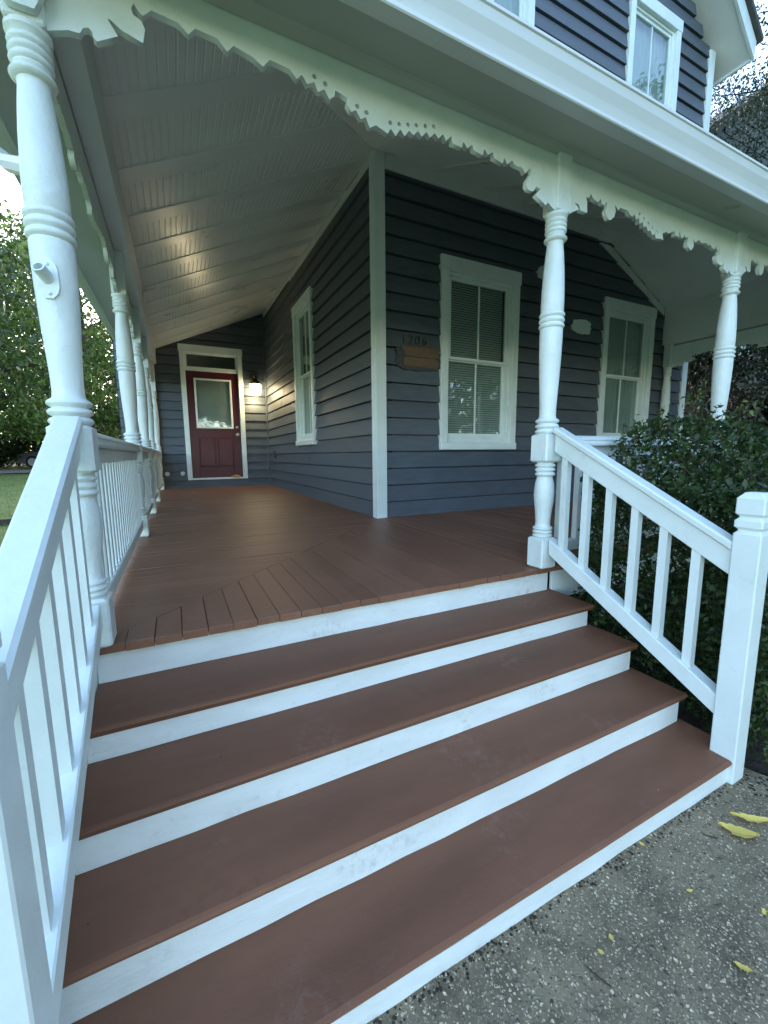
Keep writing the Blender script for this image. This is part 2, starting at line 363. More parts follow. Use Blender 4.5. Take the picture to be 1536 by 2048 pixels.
# ------------------------------------------------------------------ house
house = thing('house', 'dark slate blue clapboard house with white trim behind the wraparound porch', 'house')
def clapboards(wall, u0, u1, z0, z1, holes, place, first=0, ulim=None):
    """boards along u; place(u, out, z) -> xyz; holes are (u0,u1,z0,z1)"""
    k = 0; z = z0
    while z < z1-0.02:
        zt = min(z+EXP, z1); a, b = (u0, u1) if ulim is None else ulim(z, zt)
        if b-a < 0.1: break
        segs = [(a, b, z, zt)]
        for h0, h1, hz0, hz1 in holes:
            if hz1 <= z or hz0 >= zt: continue
            new = []
            for s0, s1, q0, q1 in segs:
                if h1 <= s0 or h0 >= s1: new.append((s0, s1, q0, q1)); continue
                if h0 > s0: new.append((s0, h0, q0, q1))
                if h1 < s1: new.append((h1, s1, q0, q1))
                if hz0-q0 > .02: new.append((max(s0, h0), min(s1, h1), q0, hz0))
                if q1-hz1 > .02: new.append((max(s0, h0), min(s1, h1), hz1, q1))
            segs = new
        todo = list(segs)
        for s0, s1, q0, q1 in todo:
            if s1-s0 < 0.03: continue
            if s1-s0 > 2.0 and rng.random() < .75:
                cut = s0+(s1-s0)*rng.uniform(.25, .75); todo += [(cut+.0012, s1, q0, q1)]; s1 = cut-.0012
            j = rng.normal(0, 0.0012, 2); t = rng.normal(0, 0.0016, 4)
            d0 = .030-.026*(q0-z)/EXP
            hi = q1+(.004 if q1 == zt else 0); gv = .017 if q0 == z else .004
            pr = [(-.03, q0+t[0]), (-.028, q0+t[0]), (-.028, q0+gv+t[0]), (d0, q0+gv-.001+t[0]), (d0+j[0], q0+gv+.004+t[0]), (0.008+j[1], hi), (-.03, hi)]
            pr2 = [(-.03, q0+t[1]), (-.028, q0+t[1]), (-.028, q0+gv+t[1]), (d0+t[2], q0+gv-.001+t[1]), (d0+t[2]+j[0], q0+gv+.004+t[1]), (0.008+j[1], hi), (-.03, hi)]
            V = [place(s0, o, q) for o, q in pr]+[place(s1, o, q) for o, q in pr2]
            F = [tuple(range(7)), tuple(range(13, 6, -1))]+[(i, 7+i, 7+(i+1) % 7, (i+1) % 7) for i in range(7)]
            MB().add(V, F).build('clapboard', M['siding'], wall)
        z += EXP
TW = 0.085                                    # width of window casings
W1 = (0.685, 1.70, 0.66, 2.54); W2 = (3.10, 4.11, 0.70, 2.51)     # front windows, casing outline
U1 = (3.225, 4.19, 3.95, 5.86); U2 = (0.80, 1.765, 3.95, 5.86)    # upper windows
S1 = (1.93, 2.86, 0.76, 2.80)                                     # side window (along y)
D1 = (-1.58, -0.475, 0.155, 2.665)                                # door casing
RK = 0.86; EZ = 5.86                                              # rake slope, wall top at the corner
fw_ = MB().prism([(0.02, -0.7), (XC-.02, -0.7), (XC-.02, EZ), (XC/2, EZ+RK*XC/2), (0.02, EZ)], 0.10, 0.16).build('front_wall', M['dark'], house)
clapboards(fw_, 0.055, XC-0.055, -0.02, 8.0, [(h[0], h[1], h[2], h[3]) for h in (W1, W2, U1, U2)],
           lambda u, o, z: (u, -o, z), ulim=lambda z, zt: (0.055+max(0, (zt-EZ)/RK), XC-0.055-max(0, (zt-EZ)/RK)))
sw_ = MB().prism([(0.02, -0.7), (9.0, -0.7), (9.0, EZ), (0.02, EZ)], 0.10, 0.16, axis='x').build('side_wall', M['dark'], house)
clapboards(sw_, 0.055, L-0.03, -0.02, 3.55, [S1], lambda u, o, z: (-o, u, z))
dw_ = MB().prism([(-2.62, -0.7), (0.12, -0.7), (0.12, 4.0), (-2.62, 3.4)], L+0.10, L+0.16).build('door_wall', M['dark'], house)
clapboards(dw_, -2.60, -0.045, -0.02, 3.3, [D1], lambda u, o, z: (u, L-o, z))
rw = MB().box((XC-0.1, 0.16, -0.7), (XC, 9.0, EZ)).build('right_wall', M['siding'], house)
bk = MB().box((-2.62, L+0.16, -0.7), (XC-0.1, 9.0, 5.0)).build('rear_volume', M['siding'], house)
# corner boards
def cornerboard(a, b): return MB().cbox(a, b, 0.004).build('corner_board', M['white'], house)
cornerboard((-0.042, -0.042, -0.02), (0.070, 0.012, 3.40)); cornerboard((-0.041, 0.012, -0.02), (0.0, 0.062, 3.40))
cornerboard((XC-0.085, -0.042, -0.5), (XC+0.034, 0.03, EZ-0.05))
MB().cbox((-0.05, L-0.05, -0.02), (-0.004, L-0.004, 3.45), 0.004).build('corner_board', M['siding'], house)
MB().cbox((0.071, -0.052, 3.13), (4.30, -0.001, 3.27), 0.004).build('frieze_board', M['ceil'], house)

def window(box, parent, origin, rz, blind=True, muntin=True, name='window', u_is=None):
    """local frame: x along wall, -y outward, z up; box = casing outline"""
    u0, u1, z0, z1 = box; w = sub(name, parent, origin, rz)
    T = 0.050
    sill_h = 0.075
    MB().cbox((u0, -T, z0+sill_h), (u0+TW, 0.02, z1-0.13), 0.004).build('casing', M['white'], w)
    MB().cbox((u1-TW, -T, z0+sill_h), (u1, 0.02, z1-0.13), 0.004).build('casing', M['white'], w)
    MB().cbox((u0-0.012, -T-0.004, z1-0.13), (u1+0.012, 0.02, z1), 0.004).build('head_casing', M['white'], w)
    MB().cbox((u0-0.004, -T-0.016, z0), (u1+0.004, 0.02, z0+sill_h), 0.006).build('sill', M['white'], w)
    a, b = u0+TW, u1-TW; zz0, zz1 = z0+sill_h, z1-0.13; zm = zz0+(zz1-zz0)*0.505
    j = MB(); j.cbox((a, -0.012, zz0), (a+0.028, 0.075, zz1), 0.002); j.cbox((b-0.028, -0.012, zz0), (b, 0.075, zz1), 0.002)
    j.cbox((a+0.028, -0.012, zz1-0.03), (b-0.028, 0.075, zz1), 0.002); j.cbox((a+0.028, -0.014, zz0), (b-0.028, 0.075, zz0+0.055), 0.002)
    j.build('jamb', M['white'], w)
    a += 0.028; b -= 0.028
    def sash(y0, y1, q0, q1, rail_b):
        s = MB(); sw = 0.036
        s.cbox((a+.001, y0, q0), (a+sw, y1, q1), 0.002); s.cbox((b-sw, y0, q0), (b-.001, y1, q1), 0.002)
        s.cbox((a+sw, y0, q1-sw), (b-sw, y1, q1), 0.002); s.cbox((a+sw, y0, q0), (b-sw, y1, q0+rail_b), 0.002)
        if muntin: s.cbox(((a+b)/2-0.009, y0+0.006, q0+rail_b), ((a+b)/2+0.009, y1-0.004, q1-sw), 0.002)
        s.build('sash', M['white'], w)
        MB().box((a+sw-.003, (y0+y1)/2-0.003, q0+rail_b-.003), (b-sw+.003, (y0+y1)/2+0.003, q1-sw+.003)).build('pane', M['glass'], w)
    sash(0.005, 0.035, zm, zz1-0.03, 0.03); sash(0.037, 0.067, zz0+0.055, zm+0.025, 0.045)
    bl = MB()
    if blind == 'curtain':
        n = 40; V = []; F = []
        for i in range(n+1):
            u = a+(b-a)*i/n; yy = 0.085+0.012*math.sin(i*1.7)+0.004*math.sin(i*.6)
            V += [(u, yy, zz0), (u, yy, zz1)]
        F = [(2*i, 2*i+2, 2*i+3, 2*i+1) for i in range(n)]
        bl.add(V, F).build('curtain', M['curtain'], w)
    elif blind:
        z = zz0+0.06
        while z < zz1-0.05:
            bl.add([(a+.02, 0.074, z), (b-.02, 0.074, z), (b-.02, 0.086, z+0.021), (a+.02, 0.086, z+0.021)], [(0, 1, 2, 3)]); z += 0.024
        bl.build('blind', M['blind'], w)
    return w
window(W1, house, (0, 0, 0), 0, True)
window(W2, house, (0, 0, 0), 0, 'curtain')
window(U1, house, (0, 0, 0), 0, 'curtain', True)
window(U2, house, (0, 0, 0), 0, 'curtain', True)
window((-S1[1], -S1[0], S1[2], S1[3]), house, (0, 0, 0), R(-90), 'curtain')

# door with transom
def make_door():
    d = sub('door', house)
    u0, u1, z0, z1 = D1; y = L
    for q in (u0, u1-TW): MB().cbox((q, y-.050, z0), (q+TW, y+.03, z1-.135), .004).build('casing', M['white'], d)
    MB().cbox((u0-.012, y-.054, z1-.135), (u1+.012, y+.03, z1), .004).build('head_casing', M['white'], d)
    a, b = u0+TW, u1-TW; zd = 2.205
    t = MB(); t.cbox((a, y-.015, zd), (b, y+.05, zd+.075), .003); t.cbox((a, y-.015, zd+.075), (a+.035, y+.05, z1-.135), .003)
    t.cbox((b-.035, y-.015, zd+.075), (b, y+.05, z1-.135), .003); t.cbox((a+.035, y-.015, z1-.16), (b-.035, y+.05, z1-.135), .003)
    t.build('transom_frame', M['white'], d)
    MB().box((a+.03, y+.02, zd+.07), (b-.03, y+.026, z1-.155)).build('transom_pane', M['glass'], d)
    MB().cbox((a, y-.03, z0), (b, y+.05, z0+.035), .004).build('threshold', M['white'], d)
    g0, g1, q0, q1 = a+.155, b-.155, 1.165, 2.055
    s = MB(); zb = z0+.036
    s.cbox((a+.004, y+.01, zb), (g0, y+.05, zd), .003); s.cbox((g1, y+.01, zb), (b-.004, y+.05, zd), .003)
    s.cbox((g0, y+.01, q1), (g1, y+.05, zd), .003); s.cbox((g0, y+.01, zb), (g1, y+.05, q0), .003)
    s.build('leaf', M['door'], d)
    for x0, x1 in ((g0+.02, (g0+g1)/2-.04), ((g0+g1)/2+.04, g1-.02)):
        p = MB(); p.cbox((x0, y+.002, .42), (x1, y+.012, .95), .006); p.build('raised_panel', M['door'], d)
        f = MB()
        for aa, bb in (((x0-.02, .40), (x0-.008, .97)), ((x1+.008, .40), (x1+.02, .97)), ((x0-.008, .40), (x1+.008, .412)), ((x0-.008, .958), (x1+.008, .97))):
            f.cbox((aa[0], y+.0, aa[1]), (bb[0], y+.012, bb[1]), .003)
        f.build('panel_moulding', M['door'], d)
    fr = MB()
    for aa, bb in (((g0-.022, q0-.022), (g0+.012, q1+.022)), ((g1-.012, q0-.022), (g1+.022, q1+.022)), ((g0+.012, q0-.022), (g1-.012, q0+.012)), ((g0+.012, q1-.012), (g1-.012, q1+.022))):
        fr.cbox((aa[0], y-.004, aa[1]), (bb[0], y+.012, bb[1]), .004)
    fr.build('glazing_frame', M['white'], d)
    MB().box((g0, y+.018, q0), (g1, y+.024, q1)).build('pane', M['glass'], d)
    bl = MB(); z = q0
    while z < q1: bl.add([(g0, y+.030, z), (g1, y+.030, z), (g1, y+.040, z+.017), (g0, y+.040, z+.017)], [(0, 1, 2, 3)]); z += .02
    bl.build('blind', M['blind'], d)
    k = MB(); kx = b-.065
    def knob(z, prof):
        v = [(kx+r*math.cos(t), y+.008-h, z+r*math.sin(t)) for r, h in prof for t in np.linspace(0, 2*math.pi, 13)[:-1]]
        n = len(prof); k.add(v, [(i*12+j, i*12+(j+1) % 12, (i+1)*12+(j+1) % 12, (i+1)*12+j) for i in range(n-1) for j in range(12)]+[tuple((n-1)*12+j for j in range(12))])
    knob(1.03, [(.03, 0), (.032, .006), (.012, .012), (.012, .03), (.026, .04), (.03, .055), (.02, .066), (.002, .068)])
    k.build('door_knob', M['steel'], d, True)
    k = MB(); knob(1.17, [(.028, 0), (.028, .012), (.02, .018), (.002, .02)]); k.build('deadbolt', M['steel'], d, True)
make_door()
# stop / sweep lying on the threshold, hose bib covers, outlet, numerals, patches
ds = MB(); ds.cbox((-.80, L-.085, .19), (-.62, L-.045, .215), .01); ds.cbox((-.76, L-.08, .215), (-.66, L-.05, .232), .008)
tag(ds.build('packet', M['bronze']), 'small flat dark packet resting on the door threshold', 'packet')
sc_ = MB(); sc_.lathe([(.002, 0), (.035, .0), (.042, .008), (.036, .018), (.002, .02)], 16)
for (px, py) in ((366, 947), (335, 948)):
    p = at(px, py, 'y', L-.02); o = link('pipe_cap', sc_.data('pipe_cap', True) if 'pipe_cap' not in bpy.data.meshes else bpy.data.meshes['pipe_cap'], M['white'], house, p); o.rotation_euler = (R(90), 0, 0)
ob = MB(); ob.cbox((-.05, 4.55, .56), (-.018, 4.64, .70), .006); ob.cbox((-.058, 4.56, .61), (-.05, 4.63, .69), .003)
ob.build('outlet_box', M['numeral'], house)
def text_mesh(body, size, mat, name, parent, loc, rot, depth=0.006, off=0.0):
    cu = bpy.data.curves.new(name, 'FONT'); cu.body = body; cu.size = size; cu.extrude = depth; cu.align_x = 'CENTER'; cu.offset = off
    t = bpy.data.objects.new(name+'_tmp', cu); COL.objects.link(t)
    bpy.context.view_layer.update()
    me = bpy.data.meshes.new_from_object(t.evaluated_get(bpy.context.evaluated_depsgraph_get()))
    bpy.data.objects.remove(t); me.materials.clear(); me.name = name
    o = link(name, me, mat, parent, loc); o.rotation_euler = rot; return o
for i, ch in enumerate('1206'):
    text_mesh(ch, 0.12, M['numeral'], 'house_number', house, (0.262+i*0.078, -0.029, 1.672), (R(90), 0, 0), off=-0.0015)
def ragged(cx, cz, rx, rz, n=26, amp=.1, sq=3.0):
    P = []
    for i in range(n):
        t = 2*math.pi*i/n; c, s = math.cos(t), math.sin(t)
        k = (abs(c)**sq+abs(s)**sq)**(-1/sq)*(1+random.uniform(-amp, amp)); P.append((cx+rx*c*k, cz+rz*s*k))
    return P
pa = MB(); pa.prism(ragged(.432, 1.548, .255, .120, 30, .06, 4), -.033, 0.0); pa.build('dark_surround', M['numeral'], house)  # dark ragged plate surrounding the bare wood patches
pb = MB(); pb.prism(ragged(.462, 1.601, .198, .047, 36, .03, 9), -.0415, -.032); pb.build('bare_wood_patch', M['barewood'], house)
pb = MB(); pb.prism(ragged(.452, 1.505, .200, .045, 36, .03, 9), -.0405, -.032); pb.build('bare_wood_patch', M['barewood'], house)
pb = MB(); pb.prism(ragged(.262, 1.630, .030, .022, 12, .2, 2), -.042, -.0335); pb.build('bare_wood_patch', M['barewood'], house)
for cx, cz, rx, rz in ((2.70, 2.11, .17, .085), (2.06, 2.61, .10, .07)):
    pb = MB(); pb.prism(ragged(cx, cz, rx, rz, 24, .12, 2.6), -.0345, -.001); pb.build('unpainted_patch', M['white'], house)

# gable roof of the house: rake boards, soffit, slopes
ridge = (XC/2, EZ+RK*XC/2); OV = 0.36
for sgn in (1, -1):
    def X(u): return ridge[0]+sgn*(u-ridge[0]) if sgn > 0 else 2*ridge[0]-u
    e0 = (XC+0.30, EZ-RK*0.30+0.02)
    r0 = (ridge[0], ridge[1]+0.02)
    def quadprism(pts, y0, y1): return MB().prism([(X(u), z) for u, z in (pts if sgn > 0 else pts[::-1])], y0, y1)
    quadprism([e0, (e0[0], e0[1]+.03), (r0[0], r0[1]+.03), r0], -OV+.03, 9.2).build('soffit', M['ceil'], house)
    quadprism([(e0[0], e0[1]-.035), (e0[0]+.01, e0[1]+.17), (r0[0], r0[1]+.17), (r0[0], r0[1]-.035)], -OV, -OV+.028).build('rake_board', M['white'], house)
    quadprism([(e0[0]+.05, e0[1]+.15), (e0[0]+.07, e0[1]+.20), (r0[0], r0[1]+.235), (r0[0], r0[1]+.185)], -OV-.05, 9.25).build('roof', M['shingle'], house)
    MB().cbox((X(e0[0])-.012, -OV+.03, e0[1]-.03), (X(e0[0])+.012, 9.2, e0[1]+.14), .003).build('eave_fascia', M['white'], house)

# ------------------------------------------------------------------ porch
porch = thing('porch', 'white wraparound porch with turned posts, lace trim, sloped ceiling and brown plank floor', 'porch')
def ring(prof, name, mat, y_end=L-.03, closed=True, smooth=False, parent=porch, x_off=0.0):
    """profile (outward, z) swept along the left, front and right porch edges with mitred corners"""
    stations = []
    ys = [y_end, L*0.5, 0.0]
    for y in ys: stations.append(lambda o, z, y=y: (XL-o, y, z+e(y)))
    stations.append(lambda o, z: (XL-o, YF-o, z)); stations.append(lambda o, z: (XR+o, YF-o, z)); stations.append(lambda o, z: (XR+o, -.03, z))
    n = len(prof); V = [s(o, z) for s in stations for o, z in prof]; F = []
    for k in range(len(stations)-1):
        for i in range(n if closed else n-1):
            j = (i+1) % n; F.append((k*n+i, k*n+j, (k+1)*n+j, (k+1)*n+i))
    if closed: F += [tuple(range(n)), tuple(len(V)-1-i for i in range(n))]
    return MB().add(V, F).build(name, mat, parent, smooth)
BB = 2.065
ring([(-.085, BB), (-.088, 2.345), (.004, 2.345), (.004, BB)], 'beam', M['ceil'])
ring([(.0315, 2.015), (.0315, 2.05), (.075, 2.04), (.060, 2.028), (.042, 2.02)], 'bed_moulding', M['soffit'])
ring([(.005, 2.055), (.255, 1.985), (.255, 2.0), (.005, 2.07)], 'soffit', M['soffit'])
ring([(.255, 1.975), (.275, 1.975), (.275, 2.13), (.255, 2.13)], 'fascia', M['gutter'])
ring([(.277, 1.968), (.318, 1.966), (.322, 1.970), (.322, 1.981), (.313, 1.986), (.324, 2.02), (.340, 2.055), (.346, 2.085), (.352, 2.088), (.352, 2.098), (.335, 2.098), (.334, 2.088), (.328, 2.058), (.306, 2.025), (.300, 1.984), (.277, 1.980)], 'gutter', M['gutter'])
# roof slabs over the porch
def roofslab(pts):
    n = len(pts); V = [tuple(p) for p in pts]+[(x, y, z+.025) for x, y, z in pts]
    F = [tuple(range(n))[::-1], tuple(range(n, 2*n))]+[(i, (i+1) % n, n+(i+1) % n, n+i) for i in range(n)]
    return MB().add(V, F).build('roof', M['shingle'], porch)
EO = .31; EZ2 = 2.115; RZ = 3.66
roofslab([(XL-EO, YF-EO, EZ2), (XR+EO, YF-EO, EZ2), (3.0, -.03, RZ), (-.03, -.03, RZ)])
roofslab([(XL-EO, L-.03, EZ2+e(L)), (XL-EO, 0, EZ2), (XL-EO, YF-EO, EZ2), (-.03, -.03, RZ), (-.03, L-.03, RZ+.2)])
roofslab([(XR+EO, YF-EO+.06, 2.40), (XR+EO, -.03, 2.60), (2.72, -.03, RZ)])
# ceilings
CB = 2.335; CW = 3.27; IX = 1.957; IY = 1.962
def zl(x, y):
    top = CW+max(0, y)/L*.13; bot = CB+e(y)
    return top+(bot-top)*(-x)/IX
def zf(y): return CW+(CB-CW)*(-y)/IY
def left_panel(y0, y1):
    per = .042; n = int(IX/per); V = []; F = []
    xs = []
    for i in range(n+1):
        x = -IX+i*per
        for dx, dz in ((0, 0), (.030, 0), (.034, .0035), (.038, .0035)): xs.append((x+dx, dz))
    xs = [(x, d) for x, d in xs if x < -.002]
    prev = None
    for x, d in xs:
        ya = max(y0, x*IY/IX) if y0 < 0 else y0
        if ya >= y1-.002: prev = None; continue
        k = len(V); V += [(x, ya, zl(x, ya)+d), (x, y1, zl(x, y1)+d)]
        if prev is not None: F.append((prev, prev+1, k+1, k))
        prev = k
    if F: MB().add(V, F).build('ceiling_panel', M['ceil'], porch)
bat = [-1.55, -1.05, -.48, .08, .62, 1.15, 1.70, 2.25, 2.82, 3.40, 4.00, 4.60]
bw = .17
edges = [-1.99]
for b_ in bat: edges += [b_, b_+bw]
edges.append(L-.03)
for i in range(0, len(edges)-1, 2): left_panel(edges[i], edges[i+1])
for b_ in bat:
    V = []; F = []
    for y in (b_, b_+bw):
        xe = min(-.003, y*IX/IY) if y < 0 else -.003
        for x in (-IX, xe): V += [(x, y, zl(x, y)-.007), (x, y, zl(x, y)+.02)]
    F = [(0, 2, 6, 4), (1, 5, 7, 3), (0, 4, 5, 1), (2, 3, 7, 6), (0, 1, 3, 2), (4, 6, 7, 5)]
    MB().add(V, F).build('ceiling_batten', M['ceil'], porch)
def front_ceiling():
    per = .042; V = []; F = []; prev = None
    ys = []
    for i in range(int(IY/per)+1):
        y = -IY+i*per
        ys += [(y, 0), (y+.03, 0), (y+.034, .006), (y+.038, .006)]
    for y, d in ys:
        if y > -.003: continue
        xa = y*IX/IY; xb = min(XR-.085, 2.88+.964*(-y))
        k = len(V); V += [(xa, y, zf(y)+d), (xb, y, zf(y)+d)]
        if prev is not None: F.append((prev, k, k+1, prev+1))
        prev = k
    MB().add(V, F).build('ceiling_panel', M['ceil'], porch)
    xr = XR-.085; y2 = -(xr-2.88)/.964
    MB().add([(2.88, -.003, CW), (xr, -.003, CW-.5*(xr-2.88)), (xr, y2, zf(y2))], [(0, 1, 2)]).build('ceiling_panel', M['ceil'], porch)
    MB().cbox((XR-.086, -1.9, 2.33), (XR-.06, -.035, 2.56), .003).build('beam', M['ceil'], porch)
    V = [(2.83, -.004, CW-.016), (xr, -.004, CW-.5*(xr-2.88)-.012), (xr, -.03, CW-.5*(xr-2.88)-.012), (2.83, -.03, CW-.016)]
    V += [(x, y, z-.09) for x, y, z in V]
    MB().add(V, [(0, 1, 2, 3), (4, 7, 6, 5), (0, 4, 5, 1), (1, 5, 6, 2), (2, 6, 7, 3), (3, 7, 4, 0)]).build('rake_trim', M['ceil'], porch)
    for x0 in (.55, 1.15, 1.75, 2.35):
        V = []
        for x in (x0, x0+.12):
            for y in (-IY, -.05): V += [(x, y, zf(y)-.014), (x, y, zf(y)+.02)]
        MB().add(V, [(0, 2, 6, 4), (1, 5, 7, 3), (0, 4, 5, 1), (2, 3, 7, 6), (0, 1, 3, 2), (4, 6, 7, 5)]).build('ceiling_batten', M['ceil'], porch)
front_ceiling()
# cornice along the side wall
V = [(-.003, .07, CW-.004), (-.03, .07, CW-.018), (-.03, .07, CW-.075), (-.003, .07, CW-.075)]
V += [(x, L-.06, z+.12) for x, y, z in V]
MB().add(V, [(0, 1, 2, 3), (7, 6, 5, 4), (0, 4, 5, 1), (1, 5, 6, 2), (2, 6, 7, 3), (3, 7, 4, 0)]).build('frieze_board', M['ceil'], porch)

# floor: joist deck plus single planks, mitred at the corner
deck = MB().box((-2.03, -2.03, -.09), (4.46, -.001, -.028)); deck.box((-2.03, 0.0, -.09), (-.001, L-.002, -.028))
deck = deck.build('porch_floor', M['dark'], porch)
PW = 0.0865; PT = .028
def plank(poly):
    dz = float(rng.normal(0, .0011)); c = np.mean(poly, 0)
    P = [(p[0], p[1]) for p in poly]; n = len(P)
    def inset(k): return [(p[0]+(c[0]-p[0])/max(1e-6, np.hypot(*(c-p)))*k, p[1]+(c[1]-p[1])/max(1e-6, np.hypot(*(c-p)))*k) for p in map(np.array, P)]
    top = inset(.0022)
    V = [(x, y, -PT) for x, y in P]+[(x, y, -.0022+dz) for x, y in P]+[(x, y, dz) for x, y in top]
    F = [tuple(range(n))[::-1], tuple(range(2*n, 3*n))]
    F += [(i, (i+1) % n, n+(i+1) % n, n+i) for i in range(n)]+[(n+i, n+(i+1) % n, 2*n+(i+1) % n, 2*n+i) for i in range(n)]
    MB().add(V, F).build('floor_plank', M['brown'], deck)
FE = -2.075                                   # front ends of planks
x = -2.045
while x < 4.46:                               # front porch planks run away from the stairs
    g = .0016+abs(float(rng.normal(0, .0007))); x1 = min(x+PW-g, 4.46); fe = FE-abs(float(rng.normal(0, .004)))
    if x >= -.001: plank([(x, fe), (x1, fe), (x1, -.003), (x, -.003)])
    elif x1 < -.0: plank([(x, fe), (x1, fe), (x1, min(-.003, x1-.004)), (x, x-.004)])
    else: plank([(x, fe), (x1, fe), (x1, -.003), (x, x-.004)])
    x += PW
y = -2.0
while y < L-.01:                              # side porch planks run towards the side wall
    g = .0014+abs(float(rng.normal(0, .0004))); y1 = min(y+PW-g, L-.004); xo = -2.055-abs(float(rng.normal(0, .003)))
    if y >= -.001: plank([(xo, y), (-.003, y), (-.003, y1), (xo, y1)])
    elif y1 <= 0: plank([(xo, y), (y-.0, y), (y1-.0, y1), (xo, y1)])
    else: plank([(xo, y), (y, y), (-.003, 0), (-.003, y1), (xo, y1)])
    y += PW
# skirt below the floor
MB().cbox((0.075, -2.06, -.20), (4.45, -2.04, -.03), .003).build('skirt_board', M['white'], porch)
MB().cbox((-2.045, -2.03, -.20), (-2.02, L-.01, -.03), .003).build('skirt_board', M['white'], porch)
MB().box((0.10, -2.03, -.72), (4.42, -2.0, -.2)).build('foundation', M['dark'], porch)
MB().box((-2.02, -2.0, -.75), (-1.98, L, -.2)).build('foundation', M['dark'], porch)

# turned posts
def beads(z0, n, pitch, rv, rc):
    P = []
    for i in range(n):
        for q, k in ((.0, 0), (.14, .55), (.32, .88), (.5, 1), (.68, .88), (.86, .55), (1.0, 0)): P.append((rv+(rc-rv)*k, z0+(i+q*.94)*pitch))
    return P
SHAFT = [(.040, .712)]+beads(.718, 3, .027, .041, .053)+[(.038, .803), (.0365, .82), (.037, .86), (.040, .93), (.0445, 1.02), (.048, 1.12), (.0495, 1.20), (.049, 1.238)]
SHAFT += beads(1.243, 3, .0265, .047, .0555)+[(.049, 1.326), (.0495, 1.36), (.048, 1.43), (.044, 1.52), (.039, 1.59), (.0345, 1.637), (.0345, 1.646)]
SHAFT += beads(1.650, 1, .026, .036, .049)+[(.040, 1.684)]+beads(1.688, 3, .0215, .039, .046)+[(.043, 1.757), (.048, 1.764), (.048, 1.776), (.034, 1.785)]
LOWER = [(.041, .160)]+beads(.170, 3, .0195, .038, .0465)+[(.035, .235), (.035, .26), (.040, .32), (.0455, .37), (.047, .41), (.044, .455), (.037, .487), (.036, .495)]+beads(.498, 3, .023, .037, .0465)+[(.040, .575)]
_pm = {}
def octa(h0, h1, w, c): # square block with chamfered top and bottom
    m_ = MB(); pr = [(w-c*1.2, h0), (w, h0+c), (w, h1-c), (w-c*1.2, h1)]
    V = []
    for r, z in pr:
        k = r*.12
        V += [(r-k, -r, z), (r, -r+k, z), (r, r-k, z), (r-k, r, z), (-r+k, r, z), (-r, r-k, z), (-r, -r+k, z), (-r+k, -r, z)]
    F = [(i*8+j, i*8+(j+1) % 8, (i+1)*8+(j+1) % 8, (i+1)*8+j) for i in range(3) for j in range(8)]+[tuple(range(7, -1, -1)), tuple(24+j for j in range(8))]
    return m_.add(V, F)
def post(x, y, label=None):
    p = sub('post', porch, (x, y, 0))
    if label: p['label'] = label
    if not _pm:
        _pm['shaft'] = MB().lathe([(r*1.12, z) for r, z in SHAFT], 30).data('shaft', True); _pm['lower'] = MB().lathe([(r*1.10, z) for r, z in LOWER], 30).data('lower_turning', True)
        _pm['base'] = octa(0.001, .168, .054, .009).data('base_block'); _pm['mid'] = octa(.572, .718, .056, .009).data('rail_block')
        for k in ('shaft', 'lower', 'base', 'mid'): _pm[k].materials.append(M['post'])
    for k, nm in (('shaft', 'shaft'), ('lower', 'lower_turning'), ('base', 'base_block'), ('mid', 'rail_block')): link(nm, _pm[k], None, p)
    MB().cbox((-.047, -.047, 1.775), (.047, .047, BB+e(y)-.001), .005).build('top_block', M['post'], p)
    return p
post(XL, YF, 'white corner post with lumpy thick paint')
post(-.005, YF); post(1.635, YF); post(3.0, YF); post(XR, YF); post(XR, -.08)
LP = [.05, 1.50, 2.85, L-.10]
for y in LP: post(XL, y)

# porch railings: cap rail, bottom rail and single balusters
def railing(a, b, sp=.09, label=None):
    a = np.array(a, float); b = np.array(b, float); d = b-a; ln = float(np.hypot(*d)); ang = math.atan2(d[1], d[0])
    r = sub('railing', porch, (a[0], a[1], 0), ang)
    if label: r['label'] = label
    s, t = .052, ln-.052
    pr = [(-.045, .655), (-.050, .662), (-.050, .672), (-.040, .676), (-.040, .684), (-.047, .690), (-.045, .702), (-.02, .712), (.02, .712), (.045, .702), (.047, .690), (.040, .684), (.040, .676), (.050, .672), (.050, .662), (.045, .655)]
    MB().prism([(q, z) for q, z in pr], s, t, axis='x').build('cap_rail', M['white'], r)
    MB().cbox((s, -.022, .60), (t, .022, .654), .003).build('sub_rail', M['white'], r)
    MB().cbox((s+.001, -.024, .075), (t-.001, .024, .135), .004).build('bottom_rail', M['white'], r)
    n = max(2, int((t-s)/sp)); st_ = (t-s)/n
    for i in range(n): shared_box('baluster', (.032, .032, .464), M['white'], r, (s+(i+.5)*st_, 0, .1355))
railing((XL, LP[0]), (XL, YF)); 
for y0, y1 in zip(LP[:-1], LP[1:]): railing((XL, y1), (XL, y0))
railing((-.005, YF), (1.635, YF), .13); railing((1.635, YF), (3.0, YF), .13); railing((3.0, YF), (XR, YF), .13); railing((XR, YF), (XR, -.08), .13)

